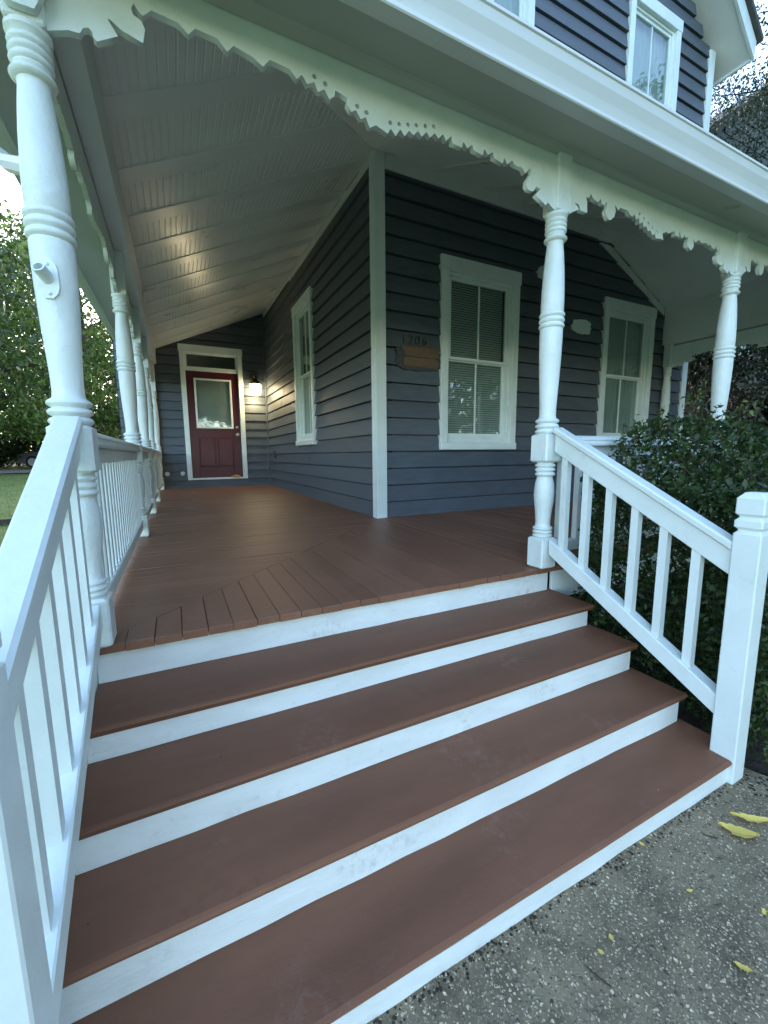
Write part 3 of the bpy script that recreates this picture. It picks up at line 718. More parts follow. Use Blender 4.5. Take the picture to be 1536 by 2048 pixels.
# gingerbread lace boards, traced outlines in metres on the plane of the frieze
GY = YF-.020
def w2(px, py): p = at(px, py, 'y', GY); return (p[0], p[2])
B1 = [(59,58),(115,57),(123,60),(137,63),(143,53),(154,52),(162,60),(164,72),(172,80),(215,70),(193,35),(198,36),(222,58),(266,84),(270,57),(262,39),(246,27),(241,14),(246,4),(258,22),(266,29),(282,18),(337,43),(358,67),(372,55),(417,75),(437,102),(450,90),(490,113),(510,132),(524,118),(565,137),(579,158),(589,148),(600,167),(614,163),(622,183),(635,178),(645,198),(655,192),(657,180),(682,195),(680,207),(690,223),(699,219),(709,238),(719,234),(727,255),(740,250),(764,267),(770,257),(780,272),(789,258),(798,272),(807,261),(816,270),(825,262),(833,273),(842,264),(849,275),(859,266),(867,277),(876,268),(882,282),(893,272),(894,286),(914,295),(917,283),(925,297),(935,289),(938,300),(957,311),(959,298),(967,310),(977,304),(979,316),(997,327),(1000,316),(1006,329),(1016,321),(1022,331),(1037,336),(1042,347),(1052,337),(1056,344),(1046,360),(1044,370),(1049,380),(1059,383),(1065,374),(1074,378),(1064,390),(1084,411),(1088,405),(1102,421)]
B1H = [(615,152),(637,167),(702,212),(721,225),(769,245),(787,248),(805,249),(822,250),(840,252),(857,253)]
def z3(u, v): return (1150+u/3.98, 380+v/3.98)
B2 = [(1147,437),(1158,430),(1168,425),(1161,413),(1168,415),(1171,427),(1182,432)]+[z3(*q) for q in ((135,205),(135,110),(115,45),(130,85),(150,90),(165,60),(180,95),(220,125),(235,90),(245,135),(265,145),(280,115),(290,150),(272,190),(290,250),(310,262),(340,235),(350,190),(345,140),(370,185),(385,165),(440,180),(460,215),(480,235),(490,210),(505,255),(525,240),(530,285),(555,272),(560,315),(580,302),(595,345),(615,335),(625,375),(645,365),(655,400),(690,400),(710,415),(705,360),(735,345),(745,360),(800,340),(800,370),(830,385),(835,340),(845,385),(865,395),(870,370),(885,400),(900,380),(893,450),(920,490),(945,460),(940,400),(955,430),(985,405),(1000,430),(1040,430),(1060,455),(1065,430),(1080,465),(1105,480),(1115,455),(1125,495),(1140,475),(1140,515),(1115,530),(1120,580),(1145,605),(1165,600),(1165,570),(1175,600),(1165,620),(1200,670),(1215,645),(1225,670),(1245,680))]
B2H = [z3(*q) for q in ((532,210),(565,243),(598,283),(630,313),(663,345))]
TOPZ = 2.045
def fret_data(name, outline, holes):
    cu = bpy.data.curves.new(name, 'CURVE'); cu.dimensions = '2D'; cu.fill_mode = 'BOTH'; cu.extrude = .011
    def spl(pts):
        s = cu.splines.new('POLY'); s.points.add(len(pts)-1); s.use_cyclic_u = True
        for i, p in enumerate(pts): s.points[i].co = (p[0], p[1], 0, 1)
    spl(outline)
    for h in holes: spl([(h[0]+.0085*math.cos(t), h[1]+.0085*math.sin(t)) for t in np.linspace(0, 2*math.pi, 11)[:-1]])
    t = bpy.data.objects.new('tmp', cu); COL.objects.link(t); bpy.context.view_layer.update()
    me = bpy.data.meshes.new_from_object(t.evaluated_get(bpy.context.evaluated_depsgraph_get()))
    bpy.data.objects.remove(t); me.name = name; me.materials.clear(); me.materials.append(M['white']); return me
def lace(outl, hol, x0, x1, name='lace_trim'):
    P = [w2(*p) for p in outl]; H = [w2(*p) for p in hol]
    a, b = P[0][0], P[-1][0]; k = (x1-x0)/(b-a)
    f = lambda p: ((p[0]-a)*k, p[1])
    P = [f(p) for p in P]; H = [f(p) for p in H]
    P[0] = (0, P[0][1]); ln = x1-x0
    return fret_data(name, [(0, TOPZ)]+P+[(ln, TOPZ)], H)
def put_lace(me, x, y, rz, z=0.0):
    o = link('lace_trim', me, None, porch, (x, y, z)); o.rotation_euler = (R(90), 0, rz); return o
G = GY+.002
me1 = lace(B1, B1H, XL+.035, -.05); put_lace(me1, XL+.035, G, 0)
me2 = lace(B2, B2H, .040, 1.590); put_lace(me2, .040, G, 0)
me3 = lace(B2, B2H, 1.687, 2.948); put_lace(me3, 1.687, G, 0)
me4 = lace(B2, B2H, 3.052, XR-.05); put_lace(me4, 3.052, G, 0)
# flares of the boards over the post heads
fl = fret_data('lace_end', [(-.05, TOPZ), (-.105, TOPZ), (-.105, 1.99), (-.10, 1.93), (-.085, 1.90), (-.062, 1.885), (-.055, 1.84), (-.03, 1.79), (.03, 1.79), (.055, 1.84), (.055, TOPZ)], [])
put_lace(fl, XL, YF-.060, 0)
xo = XL-.018
ys = [YF]+LP
for y0, y1 in zip(ys[:-1], ys[1:]):
    ln = y1-y0-.10; mm = lace(B2, B2H, 0, ln); put_lace(mm, xo, y1-.05, R(-90), e((y0+y1)/2))
mr = lace(B2, B2H, 0, -.08-YF-.10); put_lace(mr, XR+.018, YF+.05, R(90))

# ------------------------------------------------------------------ staircase
stairs = thing('staircase', 'wide wooden steps with brown treads and white risers', 'stairs', (0, 0, 0))
NOSE = [-2.075, -2.336, -2.568, -2.784, -2.992]
TZ = [0.0, -.140, -.250, -.376, -.503, GZ]
SX0, SX1 = -2.050, .072
TT = .029
def tread(k):
    y0 = NOSE[k]; y1 = NOSE[k-1]+.05; zt = TZ[k]; n = 24; V = []; F = []
    prof = [(y1, zt-TT), (y0+.013, zt-TT), (y0+.009, zt-TT+.004), (y0+.001, zt-.010), (y0+.004, zt-.003), (y0+.011, zt), (y1, zt+.001)]
    for i in range(n+1):
        x = SX0+(SX1-SX0)*i/n; dy = .0008*math.sin(i*.5+k)+float(rng.normal(0, .0004)); dz = .0008*math.sin(i*.5+2*k)
        V += [(x, y+(dy if q in (2, 3, 4) else 0), z+dz) for q, (y, z) in enumerate(prof)]
    m_ = len(prof)
    F = [(i*m_+j, i*m_+(j+1) % m_, (i+1)*m_+(j+1) % m_, (i+1)*m_+j) for i in range(n) for j in range(m_)]+[tuple(range(m_))[::-1], tuple(n*m_+j for j in range(m_))]
    MB().add(V, F).build('tread', M['tread'], stairs)
for k in (1, 2, 3, 4): tread(k)
for k in range(5):
    zt = TZ[k]-(PT if k == 0 else TT)-.001; zb = TZ[k+1]+.002 if k < 4 else GZ-.01
    yb = NOSE[k]+(.020 if k < 4 else .012)
    V = []; n = 16
    for i in range(n+1):
        x = SX0+.001+(SX1-SX0-.027)*i/n
        V += [(x, yb+float(rng.normal(0, .0008)), zt), (x, yb+float(rng.normal(0, .0008)), (zt+zb)/2), (x, yb+float(rng.normal(0, .0012)), zb), (x, yb+.018, zb), (x, yb+.018, zt)]
    F = [(i*5+j, i*5+(j+1) % 5, (i+1)*5+(j+1) % 5, (i+1)*5+j) for i in range(n) for j in range(5)]+[(4, 3, 2, 1, 0), tuple(n*5+j for j in range(5))]
    MB().add(V, F).build('riser', M['riser'], stairs)
for xs in (SX0+.03, SX1-.075):
    poly = [(-2.02, -.19), (-2.02, GZ), (NOSE[4]+.06, GZ)]
    for k in (4, 3, 2, 1): poly += [(NOSE[k]+.055, TZ[k]-TT-.004), (NOSE[k-1]+.052, TZ[k]-TT-.004)]
    MB().prism(poly, xs, xs+.04, axis='x').build('stringer', M['dark'], stairs)

poly = [(-2.00, .10), (-2.00, GZ), (-2.905, GZ), (-2.905, -.33)]
MB().prism(poly, SX0-.022, SX0-.002, axis='x').build('skirt_board', M['white'], stairs)
# stair railings
def stair_rail(p0, p1, z_top0, z_top1, label, block_off, nb=6, half=.036):
    p0 = np.array(p0, float); p1 = np.array(p1, float); d = p1-p0; ln = float(np.hypot(*d)); ang = math.atan2(d[1], d[0])
    t = thing('stair_railing', label, 'railing', (p1[0], p1[1], 0), ang)
    # local x runs from -ln (porch post) to 0 (newel)
    s = (z_top1-z_top0)/(ln-block_off-.05); xa = -ln+block_off; xb = -.042
    def zt(x): return z_top0+s*(x-xa)
    def slab(y0, y1, h0, h1, name, cc=.006):
        V = []
        for x in (xa, xb):
            V += [(x, y0+cc, zt(x)+h0), (x, y1-cc, zt(x)+h0), (x, y1, zt(x)+h0+cc), (x, y1, zt(x)+h1-cc), (x, y1-cc, zt(x)+h1), (x, y0+cc, zt(x)+h1), (x, y0, zt(x)+h1-cc), (x, y0, zt(x)+h0+cc)]
        F = [(j, 8+j, 8+(j+1) % 8, (j+1) % 8) for j in range(8)]+[tuple(range(8)), tuple(range(15, 7, -1))]
        MB().add(V, F).build(name, M['white'], t)
    slab(-half, half, -.034, 0, 'handrail', .008); slab(-.021, .021, -.125, -.0345, 'sub_rail', .003); slab(-.030, .030, -.665, -.585, 'bottom_rail', .004)
    for i in range(nb):
        x = xa+(xb-xa)*(i+.50)/(nb+.45); w_ = .016
        V = [(x+sx*w_, sy*w_, zt(x+sx*w_)+h) for h in (-.5845, -.1255) for sx, sy in ((-1, -1), (1, -1), (1, 1), (-1, 1))]
        MB().add(V, [(0, 3, 2, 1), (4, 5, 6, 7), (0, 1, 5, 4), (1, 2, 6, 5), (2, 3, 7, 6), (3, 0, 4, 7)]).build('baluster', M['white'], t)
    n = MB(); q = .041
    pr = [(q, GZ), (q, .335), (q-.009, .345), (q-.009, .350), (q, .360), (q, .382), (q-.009, .392), (q-.009, .397), (q, .407), (q, .460), (q-.016, .480), (.002, .482)]
    V = []
    for r, z in pr:
        k = min(.004, r*.3); V += [(r-k, -r, z), (r, -r+k, z), (r, r-k, z), (r-k, r, z), (-r+k, r, z), (-r, r-k, z), (-r, -r+k, z), (-r+k, -r, z)]
    m_ = len(pr)
    F = [(i*8+j, i*8+(j+1) % 8, (i+1)*8+(j+1) % 8, (i+1)*8+j) for i in range(m_-1) for j in range(8)]+[tuple(range(7, -1, -1)), tuple((m_-1)*8+j for j in range(8))]
    n.add(V, F).build('newel_post', M['white'], t)
    return t
stair_rail((.0, YF), (.020, -2.955), .750, .305, 'white stair railing with chamfered newel post beside the dark hedge', .07)
stair_rail((-2.042, YF), (-2.042, -2.958), .742, .305, 'white stair railing on the lawn side, ending at the bracketed corner post', .07)

# flagpole bracket on the corner post
fb = thing('flagpole_bracket', 'white painted metal flagpole bracket screwed to the porch corner post', 'bracket', (XL, YF, 1.125))
fb.rotation_euler = (0, 0, R(-10)); fb.scale = (.8, 1, .8)
pl = MB(); P = [(-.028, .05), (-.034, .03), (-.034, -.03), (-.028, -.05), (-.012, -.066), (.012, -.066), (.028, -.05), (.034, -.03), (.034, .03), (.028, .05), (.012, .066), (-.012, .066)]
pl.prism(P, -.058, -.044).build('plate', M['post'], fb)
tb = MB(); seg = 18
ax = Vector((-.12, -.85, .42)).normalized(); c0 = Vector((0, -.05, .0)); c1 = c0+ax*.05
a_ = ax.orthogonal().normalized(); b_ = ax.cross(a_)
rings = [(c0, .021), (c1, .021), (c1, .0155), (c0+ax*.012, .0155)]
V = [tuple(c+(a_*math.cos(2*math.pi*j/seg)+b_*math.sin(2*math.pi*j/seg))*r) for c, r in rings for j in range(seg)]
tb.add(V, [(i*seg+j, i*seg+(j+1) % seg, (i+1)*seg+(j+1) % seg, (i+1)*seg+j) for i in range(3) for j in range(seg)]+[tuple(3*seg+j for j in range(seg))]).build('socket', M['post'], fb, True)
for zz in (.048, -.05):
    s = MB(); s.lathe([(.006, 0), (.006, .003), (.002, .005)], 10); o = s.build('screw', M['post'], fb, loc=(0.004, -.058, zz)); o.rotation_euler = (R(90), 0, 0)

# downspout at the left eave
ds_pts = [(XL-.30, -1.38, 1.97), (XL-.275, -1.40, 1.80), (-2.24, -1.52, 1.70), (-2.145, -1.72, 1.60), (-2.105, -1.80, 1.56), (-2.086, -1.83, 1.48), (-2.086, -1.83, .3), (-2.086, -1.83, GZ+.02)]
MB().tube(ds_pts, [.03, .03, .03, .03, .028, .024, .022, .022], 8).build('downspout', M['gutter'], porch, True)
# lamp by the door
lp = thing('wall_lantern', 'lit glass jar wall lantern glowing beside the burgundy door', 'lamp', (-.27, L-.03, 1.90))
MB().lathe([(.002, 0), (.055, 0), (.06, .012), (.05, .022), (.002, .026)], 20).build('back_plate', M['bronze'], lp, True, (0, 0, .2)).rotation_euler = (R(90), 0, 0)
MB().tube([(0, -.02, .2), (0, -.07, .235), (0, -.125, .23), (0, -.14, .19), (0, -.14, .15)], [.012, .012, .012, .013, .016], 10).build('arm', M['bronze'], lp, True)
MB().lathe([(.02, .17), (.03, .155), (.065, .125), (.095, .085), (.097, .078), (.06, .082), (.002, .09)], 24, (0, -.14)).build('cap', M['bronze'], lp, True)
MB().lathe([(.002, -.092), (.06, -.09), (.078, -.07), (.086, 0), (.086, .074), (.08, .078), (.002, .079)], 24, (0, -.14)).build('glass_shade', M['glow'], lp, True)
ld = bpy.data.lights.new('lantern_bulb', 'SPOT'); ld.energy = 3.5; ld.color = (1.0, .74, .38); ld.shadow_soft_size = .06; ld.spot_size = R(165); ld.spot_blend = .6
lo = bpy.data.objects.new('lantern_bulb', ld); COL.objects.link(lo); lo.parent = lp; lo.location = (0, -.14, -.115)
lp.scale = (1.2, 1.2, 1.2)

# ------------------------------------------------------------------ vegetation
def leaves_mesh(name, C, size, up_bias=0.3, aspect=.5, jitter=.35, fold=.25):
    n = len(C); s = size*(1+rng.uniform(-jitter, jitter, n))[:, None]
    d = rng.normal(0, 1, (n, 3)); d /= np.linalg.norm(d, axis=1)[:, None]
    nr = rng.normal(0, 1, (n, 3)); nr[:, 2] += up_bias*3; sd_ = np.cross(d, nr); sd_ /= np.linalg.norm(sd_, axis=1)[:, None]+1e-9
    nm = np.cross(sd_, d)
    a = C-d*s*.5; tip = C+d*s*.5; l = C+sd_*s*aspect*.5+nm*s*fold*.3; r = C-sd_*s*aspect*.5+nm*s*fold*.3
    V = np.stack([a, r, tip, l], 1).reshape(-1, 3).astype(np.float32)
    me = bpy.data.meshes.new(name); me.vertices.add(4*n); me.vertices.foreach_set('co', V.ravel())
    k = np.arange(n)*4; F = np.stack([k, k+1, k+2, k, k+2, k+3], 1).ravel().astype(np.int32)
    me.loops.add(6*n); me.loops.foreach_set('vertex_index', F); me.polygons.add(2*n)
    me.polygons.foreach_set('loop_start', np.arange(0, 6*n, 3, dtype=np.int32)); me.polygons.foreach_set('loop_total', np.full(2*n, 3, np.int32))
    me.update(); return me
def make_tree(name, label, pos, h, crown_r, leaf, mat, nl, trunk_r, crown_z0=.25, sparse=1.0, seed=1, group=None, shape='round', cl=None):
    global rng
    rng = np.random.default_rng(seed)
    z0 = pos[2] if len(pos) > 2 else terrain(pos[0], pos[1])
    t = thing(name, label, 'tree', (pos[0], pos[1], z0), 0, group)
    tips = []; tb_ = MB()
    lean = rng.normal(0, .03, 2)
    main = [np.array((lean[0]*q*h+.15*math.sin(q*5+seed)*q, lean[1]*q*h, h*.85*q)) for q in np.linspace(-.01, 1, 9)]
    tb_.tube(main, [trunk_r*(1.25 if i == 0 else 1-.1*i) for i in range(9)], 10)
    nb = 16
    for i in range(nb):
        q = crown_z0+(.97-crown_z0)*(i+.5)/nb; b0 = main[min(8, int(q*8))]*(1-(q*8 % 1))+main[min(8, int(q*8)+1)]*(q*8 % 1)
        ang = i*2.4+rng.uniform(-.4, .4)
        prof = math.sin(math.pi*min(1, max(.12, (q-crown_z0*.7)/(1.02-crown_z0*.7))))**.6 if shape == 'round' else (1.05-q)*1.3
        ln = crown_r*prof*rng.uniform(.75, 1.1); dirv = np.array((math.cos(ang), math.sin(ang), rng.uniform(.15, .6) if shape == 'round' else rng.uniform(-.15, .2)))
        pts = [b0+dirv*ln*s+np.array((0, 0, -.12*ln*s*s))+rng.normal(0, .04*ln, 3)*(s > 0) for s in np.linspace(0, 1, 5)]
        r0 = trunk_r*.42*(1.1-q); tb_.tube(pts, [r0*(1-.2*k) for k in range(5)], 6)
        for s in (2, 3, 4):
            tips.append((pts[s], ln*.34))
            for _ in range(2):
                dv = rng.normal(0, 1, 3); dv /= np.linalg.norm(dv); tp = pts[s]+dv*ln*.38
                tb_.tube([pts[s], (pts[s]+tp)/2+rng.normal(0, .05*ln, 3), tp], [r0*.35, r0*.22, r0*.08], 5); tips.append((tp, ln*.28))
    tb_.build('trunk', M['bark'], t, True)
    k = rng.integers(0, len(tips), nl); cen = np.array([tips[i][0] for i in range(len(tips))])[k]; rad = np.array([tips[i][1] for i in range(len(tips))])[k]
    dv = rng.normal(0, 1, (nl, 3)); dv /= np.linalg.norm(dv, axis=1)[:, None]
    C = cen+dv*(rad*rng.uniform(.15, 1.0, nl)**.5*.95*(cl or 1))[:, None]*np.array((1, 1, .75))
    C = C[C[:, 2] > .3]
    link('crown', leaves_mesh('crown', C, leaf), mat, t)
    return t
def polar(az, d): return (CAM[0]+d*math.sin(R(az)), CAM[1]+d*math.cos(R(az)))
make_tree('maple_tree', 'light green leafy tree with open crown rising above the lawn', polar(-18.8, 25), 9.8, 5.0, .20, M['leaf_maple'], 15000, .32, .22, seed=3)
make_tree('broadleaf_tree', 'tall green tree standing behind the side porch posts', polar(-8.5, 29), 15, 6.0, .24, M['leaf_maple'], 26000, .36, .18, seed=11)
make_tree('shade_tree', 'dark green tree at the edge of the lawn beside the drive', polar(-21, 31), 7.5, 4.2, .24, M['leaf_dark'], 16000, .24, .10, seed=5)
make_tree('shade_tree', 'dark low tree hanging over the parked car', polar(-13.0, 38), 9.0, 5.5, .26, M['leaf_dark'], 18000, .25, .08, seed=8)
make_tree('shade_tree', 'deep green rounded tree far behind the porch posts', polar(-7.0, 40), 11, 6, .28, M['leaf_dark'], 16000, .25, .06, seed=9)
make_tree('evergreen_tree', 'dark evergreen growing close to the right corner of the house', (7.2, -.6, GZ), 4.6, 1.7, .075, M['leaf_ever'], 26000, .10, .05, seed=21)
make_tree('evergreen_tree', 'very dark evergreen in front of the neighbouring gable', (8.2, 1.2, GZ), 5.0, 1.9, .085, M['leaf_ever'], 24000, .12, .05, seed=22)
make_tree('evergreen_tree', 'dark holly like tree filling the gap past the last porch post', (8.6, -2.4, GZ), 6.2, 2.2, .085, M['leaf_ever'], 26000, .13, .05, seed=23)
make_tree('bare_tree', 'thin leaved tree with twisting bare branches beside the gable eave', (8.3, .1, GZ), 9.5, 2.9, .055, M['leaf_ever'], 42000, .32, .34, seed=24, cl=1.15)
make_tree('street_tree', 'large street tree across the road in front of the house', (-6, -27, GZ), 14, 6.0,   .42, M['leaf_dark'], 13000, .35, .2, seed=31)
make_tree('street_tree', 'broad street tree across the road facing the steps', (6, -29, GZ), 13, 6.0,   .42, M['leaf_dark'], 13000, .35, .2, seed=32)
make_tree('street_tree', 'rounded street tree across the road past the hedge', (16, -26, GZ), 13, 6.5,   .42, M['leaf_dark'], 13000, .35, .2, seed=33)

make_tree('street_tree', 'tall airy tree in the front yard mirrored in the upper window', (14.5, -8.5, GZ), 16, 5.0, .26, M['leaf_dark'], 11000, .3, .22, seed=34)
make_tree('street_tree', 'low branching tree along the front walk mirrored in the porch windows', (11.5, -14.5, GZ), 9, 4.6, .30, M['leaf_dark'], 14000, .25, .06, seed=35)
make_tree('street_tree', 'full dark tree at the roadside past the hedge end', (20.5, -12, GZ), 10, 5.2, .32, M['leaf_dark'], 13000, .25, .06, seed=36)
make_tree('light_block_tree', 'big dark tree added out of view to block sky light on the side wall', polar(-33, 17), 10, 4.8, .24, M['leaf_dark'], 16000, .3, .12, seed=37)  # unseen tree, added to cut the sky light reaching the side wall
make_tree('light_block_tree', 'spreading dark tree added out of view to dim the light from the left', polar(-58, 15), 9.5, 4.8, .26, M['leaf_dark'], 14000, .3, .12, seed=38)  # second unseen tree, added to darken the porch from the left
rng = np.random.default_rng(77)
def make_hedge():
    t = thing('hedge', 'dense glossy dark green boxwood hedge beside the steps', 'hedge', (2.0, -2.65, GZ))
    org = np.array((2.0, -2.65, GZ))
    n = 62000
    x = .20+4.2*rng.random(n)**1.25; u = rng.random(n); side = rng.random(n)
    def top(x, y): return .66+.09*np.sin(x*3.1+1)+.06*np.sin(x*7.3+y*4)+.07*np.sin(y*5+x*2)-.24*np.exp(-((x-.20)/.20)**2)
    yl = -3.02+.10*np.sin(x*4)+.06*np.sin(x*9+1); yh = -2.16
    y = yl+(yh-yl)*rng.random(n); z = GZ+(top(x, y)-GZ)*u**.55
    sel = side < .30; z[sel] = top(x[sel], y[sel])-abs(rng.normal(0, .06, sel.sum()))
    sel = (side >= .30) & (side < .58); y[sel] = yl[sel]+abs(rng.normal(0, .07, sel.sum())); z[sel] = GZ+.05+(top(x[sel], y[sel])-GZ-.05)*rng.random(sel.sum())
    sel = (side >= .58) & (side < .80); x[sel] = .17+abs(rng.normal(0, .09, sel.sum()))+.06*np.sin(y[sel]*9); z[sel] = GZ+.05+(top(x[sel], y[sel])-GZ-.05)*rng.random(sel.sum())
    C = np.stack([x, y, z], 1)
    sp = MB()
    for _ in range(260):
        px = .32+3.6*rng.random()**1.3; py = -3.0+.75*rng.random(); pz = float(top(px, py))-.08; ln = rng.uniform(.10, .27)
        dv = np.array((rng.normal(0, .3), rng.normal(0, .3)-.1, 1)); dv /= np.linalg.norm(dv)
        p0 = np.array((px, py, pz)); p1 = p0+dv*ln
        sp.tube([p0-org, (p0+p1)/2-org+rng.normal(0, .006, 3), p1-org], [.0022, .0018, .001], 4)
        q = rng.random((int(90*ln), 1)); C = np.concatenate([C, p0+dv*ln*q+rng.normal(0, .012, (len(q), 3))])
    for i in range(26):
        bx = .55+i*.14; p0 = np.array((bx, -2.6+rng.normal(0, .12), GZ)); 
        for _ in range(3):
            p1 = p0+np.array((rng.normal(0, .16), rng.normal(0, .16), rng.uniform(.8, 1.2)))
            sp.tube([p0-org, (p0+p1)/2-org+rng.normal(0, .03, 3), p1-org], [.009, .006, .003], 5)
    sp.build('stems', M['bark'], t)
    n0 = 62000
    big = rng.random(len(C)) < .35
    link('foliage', leaves_mesh('foliage', C[big]-org, .036, .25, .5), M['leaf_hedge'], t)
    link('foliage', leaves_mesh('foliage', C[~big]-org, .024, .25, .55), M['leaf_hedge'], t)
    link('young_shoots', leaves_mesh('young_shoots', C[n0:][::2]-org+rng.normal(0, .01, (len(C[n0:][::2]), 3)), .024, .5, .45), M['leaf_shoot'], t)
make_hedge()
def make_shrub(name, label, pos, r, h, leaf, mat, n, seed):
    global rng
    rng = np.random.default_rng(seed)
    t = thing(name, label, 'shrub', (pos[0], pos[1], terrain(*pos[:2])-.02)); sp = MB(); C = []
    for i in range(22):
        a = rng.uniform(0, 2*math.pi); q = rng.random()**.5; tip = np.array((r*q*math.cos(a), r*q*math.sin(a), h*(1-.5*q*q)*rng.uniform(.6, 1)))
        sp.tube([(0, 0, 0), tip*.5+rng.normal(0, .05*r, 3), tip], [.03, .018, .006], 5)
        for s in (.45, .7, .95):
            m_ = n//66; dv = rng.normal(0, 1, (m_, 3)); C.append(tip*s+dv*r*.2)
    sp.build('stems', M['bark'], t); C = np.concatenate(C); C = C[C[:, 2] > .02]
    link('foliage', leaves_mesh('foliage', C, leaf), mat, t)
make_shrub('shrub', 'broad dark shrub between the hedge and the neighbouring house', (6.1, -1.9), 1.1, 2.3, .06, M['leaf_ever'], 12000, 41)
make_shrub('shrub', 'rusty leaved shrub at the house corner board', (6.0, .2), .9, 2.8, .06, M['leaf_rusty'], 9000, 42)
for i, (az, d, r_, h_) in enumerate(((-19, 34, 2.6, 3.0), (-16.2, 36, 2.4, 2.6), (-10.5, 35, 2.6, 3.4), (-7.5, 33, 2.4, 3.2))):
    make_shrub('shrub', ['wide dark shrub at the far edge of the drive', 'rounded shrub left of the parked car', 'tall shrub behind the parked car', 'leafy shrub seen between the porch posts'][i], polar(az, d), r_, h_, .2, M['leaf_dark'], 5000, 50+i)
# grass on the visible strip of lawn
rng = np.random.default_rng(5)
n = 26000; gx = rng.uniform(-11, -2.5, n); gy = rng.uniform(2.5, 20, n); keep = gx < -2.6; gx = gx[keep]; gy = gy[keep]; n = len(gx)
gz = np.array([terrain(a, b) for a, b in zip(gx, gy)]); hh = rng.uniform(.03, .085, n); a = rng.uniform(0, 6.28, n); ww = .006
V = np.stack([np.stack([gx-ww*np.cos(a), gy-ww*np.sin(a), gz], 1), np.stack([gx+ww*np.cos(a), gy+ww*np.sin(a), gz], 1), np.stack([gx+rng.normal(0, .025, n), gy+rng.normal(0, .025, n), gz+hh], 1)], 1).reshape(-1, 3)
tag(MB().add(V.tolist(), [(3*i, 3*i+1, 3*i+2) for i in range(n)]).build('grass', M['grass']), 'short mown grass on the side lawn', 'grass', kind='stuff')
tm = MB().cbox((-6.2, 6.0, terrain(-5, 6)-.02), (-3.2, 6.12, terrain(-5, 6)+.10), .01)
tag(tm.build('landscape_timber', M['timber']), 'dark weathered timber edging lying along the lawn', 'timber')

# fallen leaves on the path
def fallen(px, py, ln, wd, rz, label, curl=.012, seed=0):
    p = at(px, py, 'z', GZ+.004); n = 12; V = []; F = []; rr = np.random.default_rng(seed)
    for i in range(n+1):
        s = i/n; x = (s-.5)*ln; w_ = wd*.5*math.sin(math.pi*s)**.8*(1+.15*rr.normal()); z = .004+curl*(2*s-1)**2
        V += [(x, -w_, z+curl*.6), (x, 0, z), (x, w_, z+curl*.5)]
    F = [(3*i+j, 3*i+3+j, 3*i+4+j, 3*i+1+j) for i in range(n) for j in (0, 1)]
    o = MB().add(V, F).build('fallen_leaf', M['yellow'], loc=tuple(p)); o.rotation_euler = (0, 0, rz); o.location.z = GZ+.002
    return tag(o, label, 'leaf', 'yellow leaves dropped on the path')
fallen(1476, 1667, .105, .045, R(-52), 'broad yellow leaf lying on the path beside the newel post', seed=1)
fallen(1502, 1641, .12, .03, R(-40), 'narrow yellow leaf lying at the soil edge by the newel post', seed=2)
fallen(1485, 1937, .035, .016, R(-60), 'small torn yellow leaf on open concrete away from the steps', .004, seed=3)
SCR = ('tiny pale leaf scrap beside the dry twig on the path', 'tiny leaf scrap on bare concrete below the broad yellow leaf', 'small round leaf bit near the flower bed edge of the path', 'yellow fleck next to the pale scrap and twig', 'tiny leaf scrap close to the bottom step')
for q, (px, py) in enumerate(((1202, 1906), (1379, 1783), (1528, 1826), (1222, 1877), (1284, 1690))):
    fallen(px, py, .016+.003*(q % 3), .010, R(-60+40*q), SCR[q], .002, seed=10+q)
# grit and leaf litter gathered along the bottom step and the newel
rr = np.random.default_rng(91); dm = MB()
for _ in range(480):
    if rr.random() < .7: x = rr.uniform(-2.0, .06); y = -2.982-abs(rr.normal(0, .016)); k = .004
    else: x = rr.uniform(.0, .35); y = -2.98-abs(rr.normal(0, .10))-.35*max(0, x-.05); k = .006
    r_ = k*rr.uniform(.4, 1.4); a_ = rr.uniform(0, 6.28); hgt = r_*rr.uniform(.3, .8)
    P_ = [(x+r_*math.cos(a_+t)*rr.uniform(.7, 1.3), y+r_*math.sin(a_+t)*rr.uniform(.7, 1.3), GZ+.0005) for t in (0, 1.57, 3.14, 4.71)]+[(x, y, GZ+hgt)]
    dm.add(P_, [(0, 1, 4), (1, 2, 4), (2, 3, 4), (3, 0, 4)])
tag(dm.build('grit', M['soil']), 'dark grit and litter gathered along the foot of the bottom step', 'grit', kind='stuff')
# twigs and paint flecks
for q, (px, py, ln, rz) in enumerate(((1195, 1950, .06, 1.9), (1420, 1672, .04, 2.3), (1068, 1855, .03, 1.2))):
    p = at(px, py, 'z', GZ+.004); o = MB().tube([(-ln/2, 0, 0), (0, .004, .002), (ln/2, 0, 0)], [.0018, .002, .001], 5).build('twig', M['bark'], loc=tuple(p)); o.rotation_euler = (0, 0, rz)
    tag(o, ('long thin dry twig on open concrete', 'short twig lying by the broad yellow leaf', 'dark stub of twig at the foot of the bottom step')[q], 'twig', 'twigs on the path')

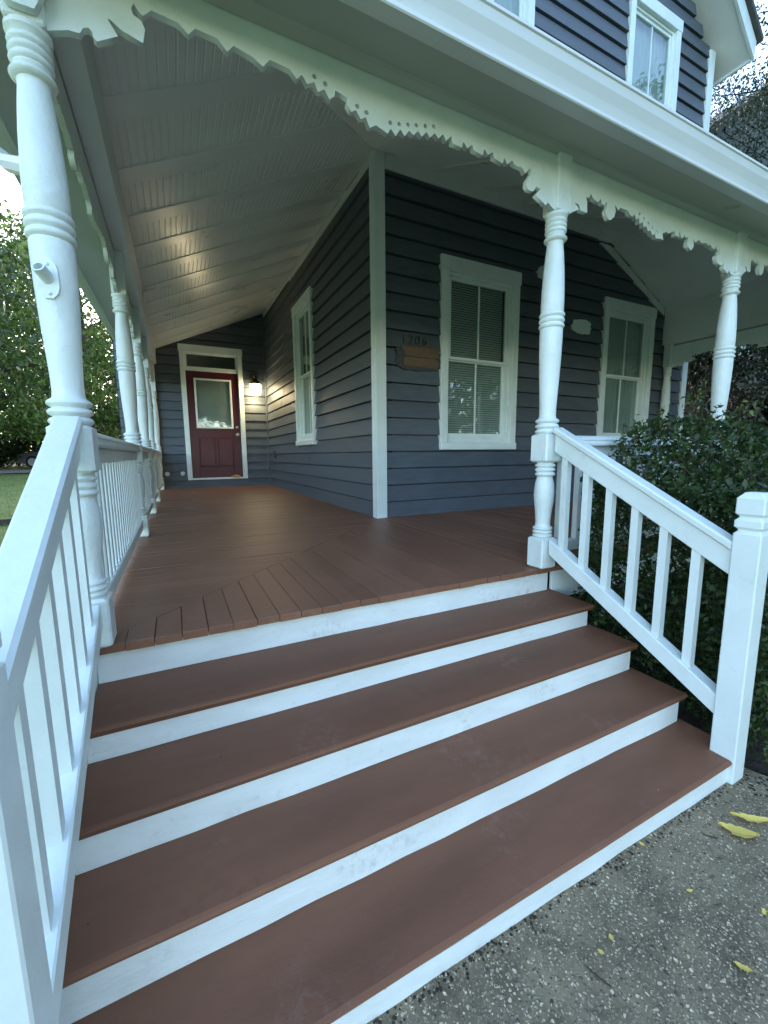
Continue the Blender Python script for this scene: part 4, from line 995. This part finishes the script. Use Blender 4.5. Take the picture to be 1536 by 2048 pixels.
# ------------------------------------------------------------------ neighbour and parked car
nb_ = thing('neighbour_house', 'grey green gabled house partly hidden behind dark evergreens', 'house', (10.2, 1.9, GZ))
nx0, nx1, ny, nez = -3.0, 4.0, 0.0, 6.75
nr = (0.5*(nx0+nx1), nez+.70*(nx1-nx0)/2)
gw = MB().prism([(nx0, 0), (nx1, 0), (nx1, nez), nr, (nx0, nez)], .03, 9.0).build('wall', M['neigh'], nb_)
z = 0.0
while z < nr[1]-.3:
    zt = z+.22; k = max(0, (zt-nez)/.70)
    MB().add([(nx0+k, 0, z), (nx1-k, 0, z), (nx1-k, .018, zt), (nx0+k, .018, zt), (nx0+k, .029, z), (nx1-k, .029, z)], [(0, 1, 2, 3), (4, 5, 1, 0)]).build('board', M['neigh'], gw)
    z = zt
for s in (1, -1):
    cx = nr[0]; hw = (nx1-nx0)/2+.35; q = [(cx, nr[1]+.05), (cx+s*hw, nr[1]+.05-.70*hw), (cx+s*hw, nr[1]+.17-.70*hw), (cx, nr[1]+.17)]
    MB().prism(q if s < 0 else q[::-1], -.35, 9.3).build('roof', M['shingle'], nb_)
wn = MB().cbox((-.5, -.05, 3.4), (.9, .02, 5.2), .01).build('window', M['white'], nb_); MB().box((-.38, -.056, 3.52), (.78, -.05, 5.08)).build('pane', M['glass'], wn)

cp = polar(-12.9, 33.5); cz = terrain(*cp)
car = thing('parked_car', 'grey car with bright wheel rims parked under trees past the lawn', 'car', (cp[0], cp[1], cz), R(-14))
bd = MB(); secs = []
prof = [(-.9, .42, .62, .70), (-.75, .28, .80, .82), (-.2, .22, .92, .88), (.6, .22, .98, .88), (1.1, .22, 1.40, .80), (1.9, .22, 1.48, .80), (2.7, .22, 1.44, .80), (3.2, .22, 1.02, .86), (3.55, .3, .92, .82), (3.7, .45, .75, .7)]
V = []
for x, zb, zt, hw in prof: V += [(x, -hw, zb), (x, hw, zb), (x, hw, min(zt, .95)), (x, hw*.82, zt), (x, -hw*.82, zt), (x, -hw, min(zt, .95))]
n = len(prof); F = [(i*6+j, i*6+(j+1) % 6, (i+1)*6+(j+1) % 6, (i+1)*6+j) for i in range(n-1) for j in range(6)]+[tuple(range(5, -1, -1)), tuple((n-1)*6+j for j in range(6))]
bd.add(V, F).build('body', M['carpaint'], car, True)
wg = MB(); wg.add([(1.15, -.802, .98), (2.6, -.802, .98), (2.5, -.70, 1.36), (1.35, -.70, 1.36)], [(0, 1, 2, 3)]).build('side_window', M['tyre'], car)
for x in (0.0, 2.75):
    for s in (-1, 1):
        wh = sub('wheel', car, (x, s*.80, .36)); wh.rotation_euler = (R(90), 0, 0)
        MB().lathe([(.20, -.11), (.33, -.11), (.36, -.08), (.36, .08), (.33, .11), (.20, .11)], 28).build('tyre', M['tyre'], wh, True)
        rm = MB(); rm.lathe([(.20, -.115), (.235, -.118), (.235, .118), (.20, .115)], 28)
        for kk in range(5):
            t_ = kk*2*math.pi/5; c, s2 = math.cos(t_), math.sin(t_)
            rm.add([(c*r_-s2*w_, s2*r_+c*w_, h_) for h_ in (-.112, .112) for r_, w_ in ((.0, -.03), (.21, -.03), (.21, .03), (.0, .03))], [(0, 3, 2, 1), (4, 5, 6, 7), (0, 1, 5, 4), (2, 3, 7, 6)])
        rm.build('rim', M['rim'], wh)
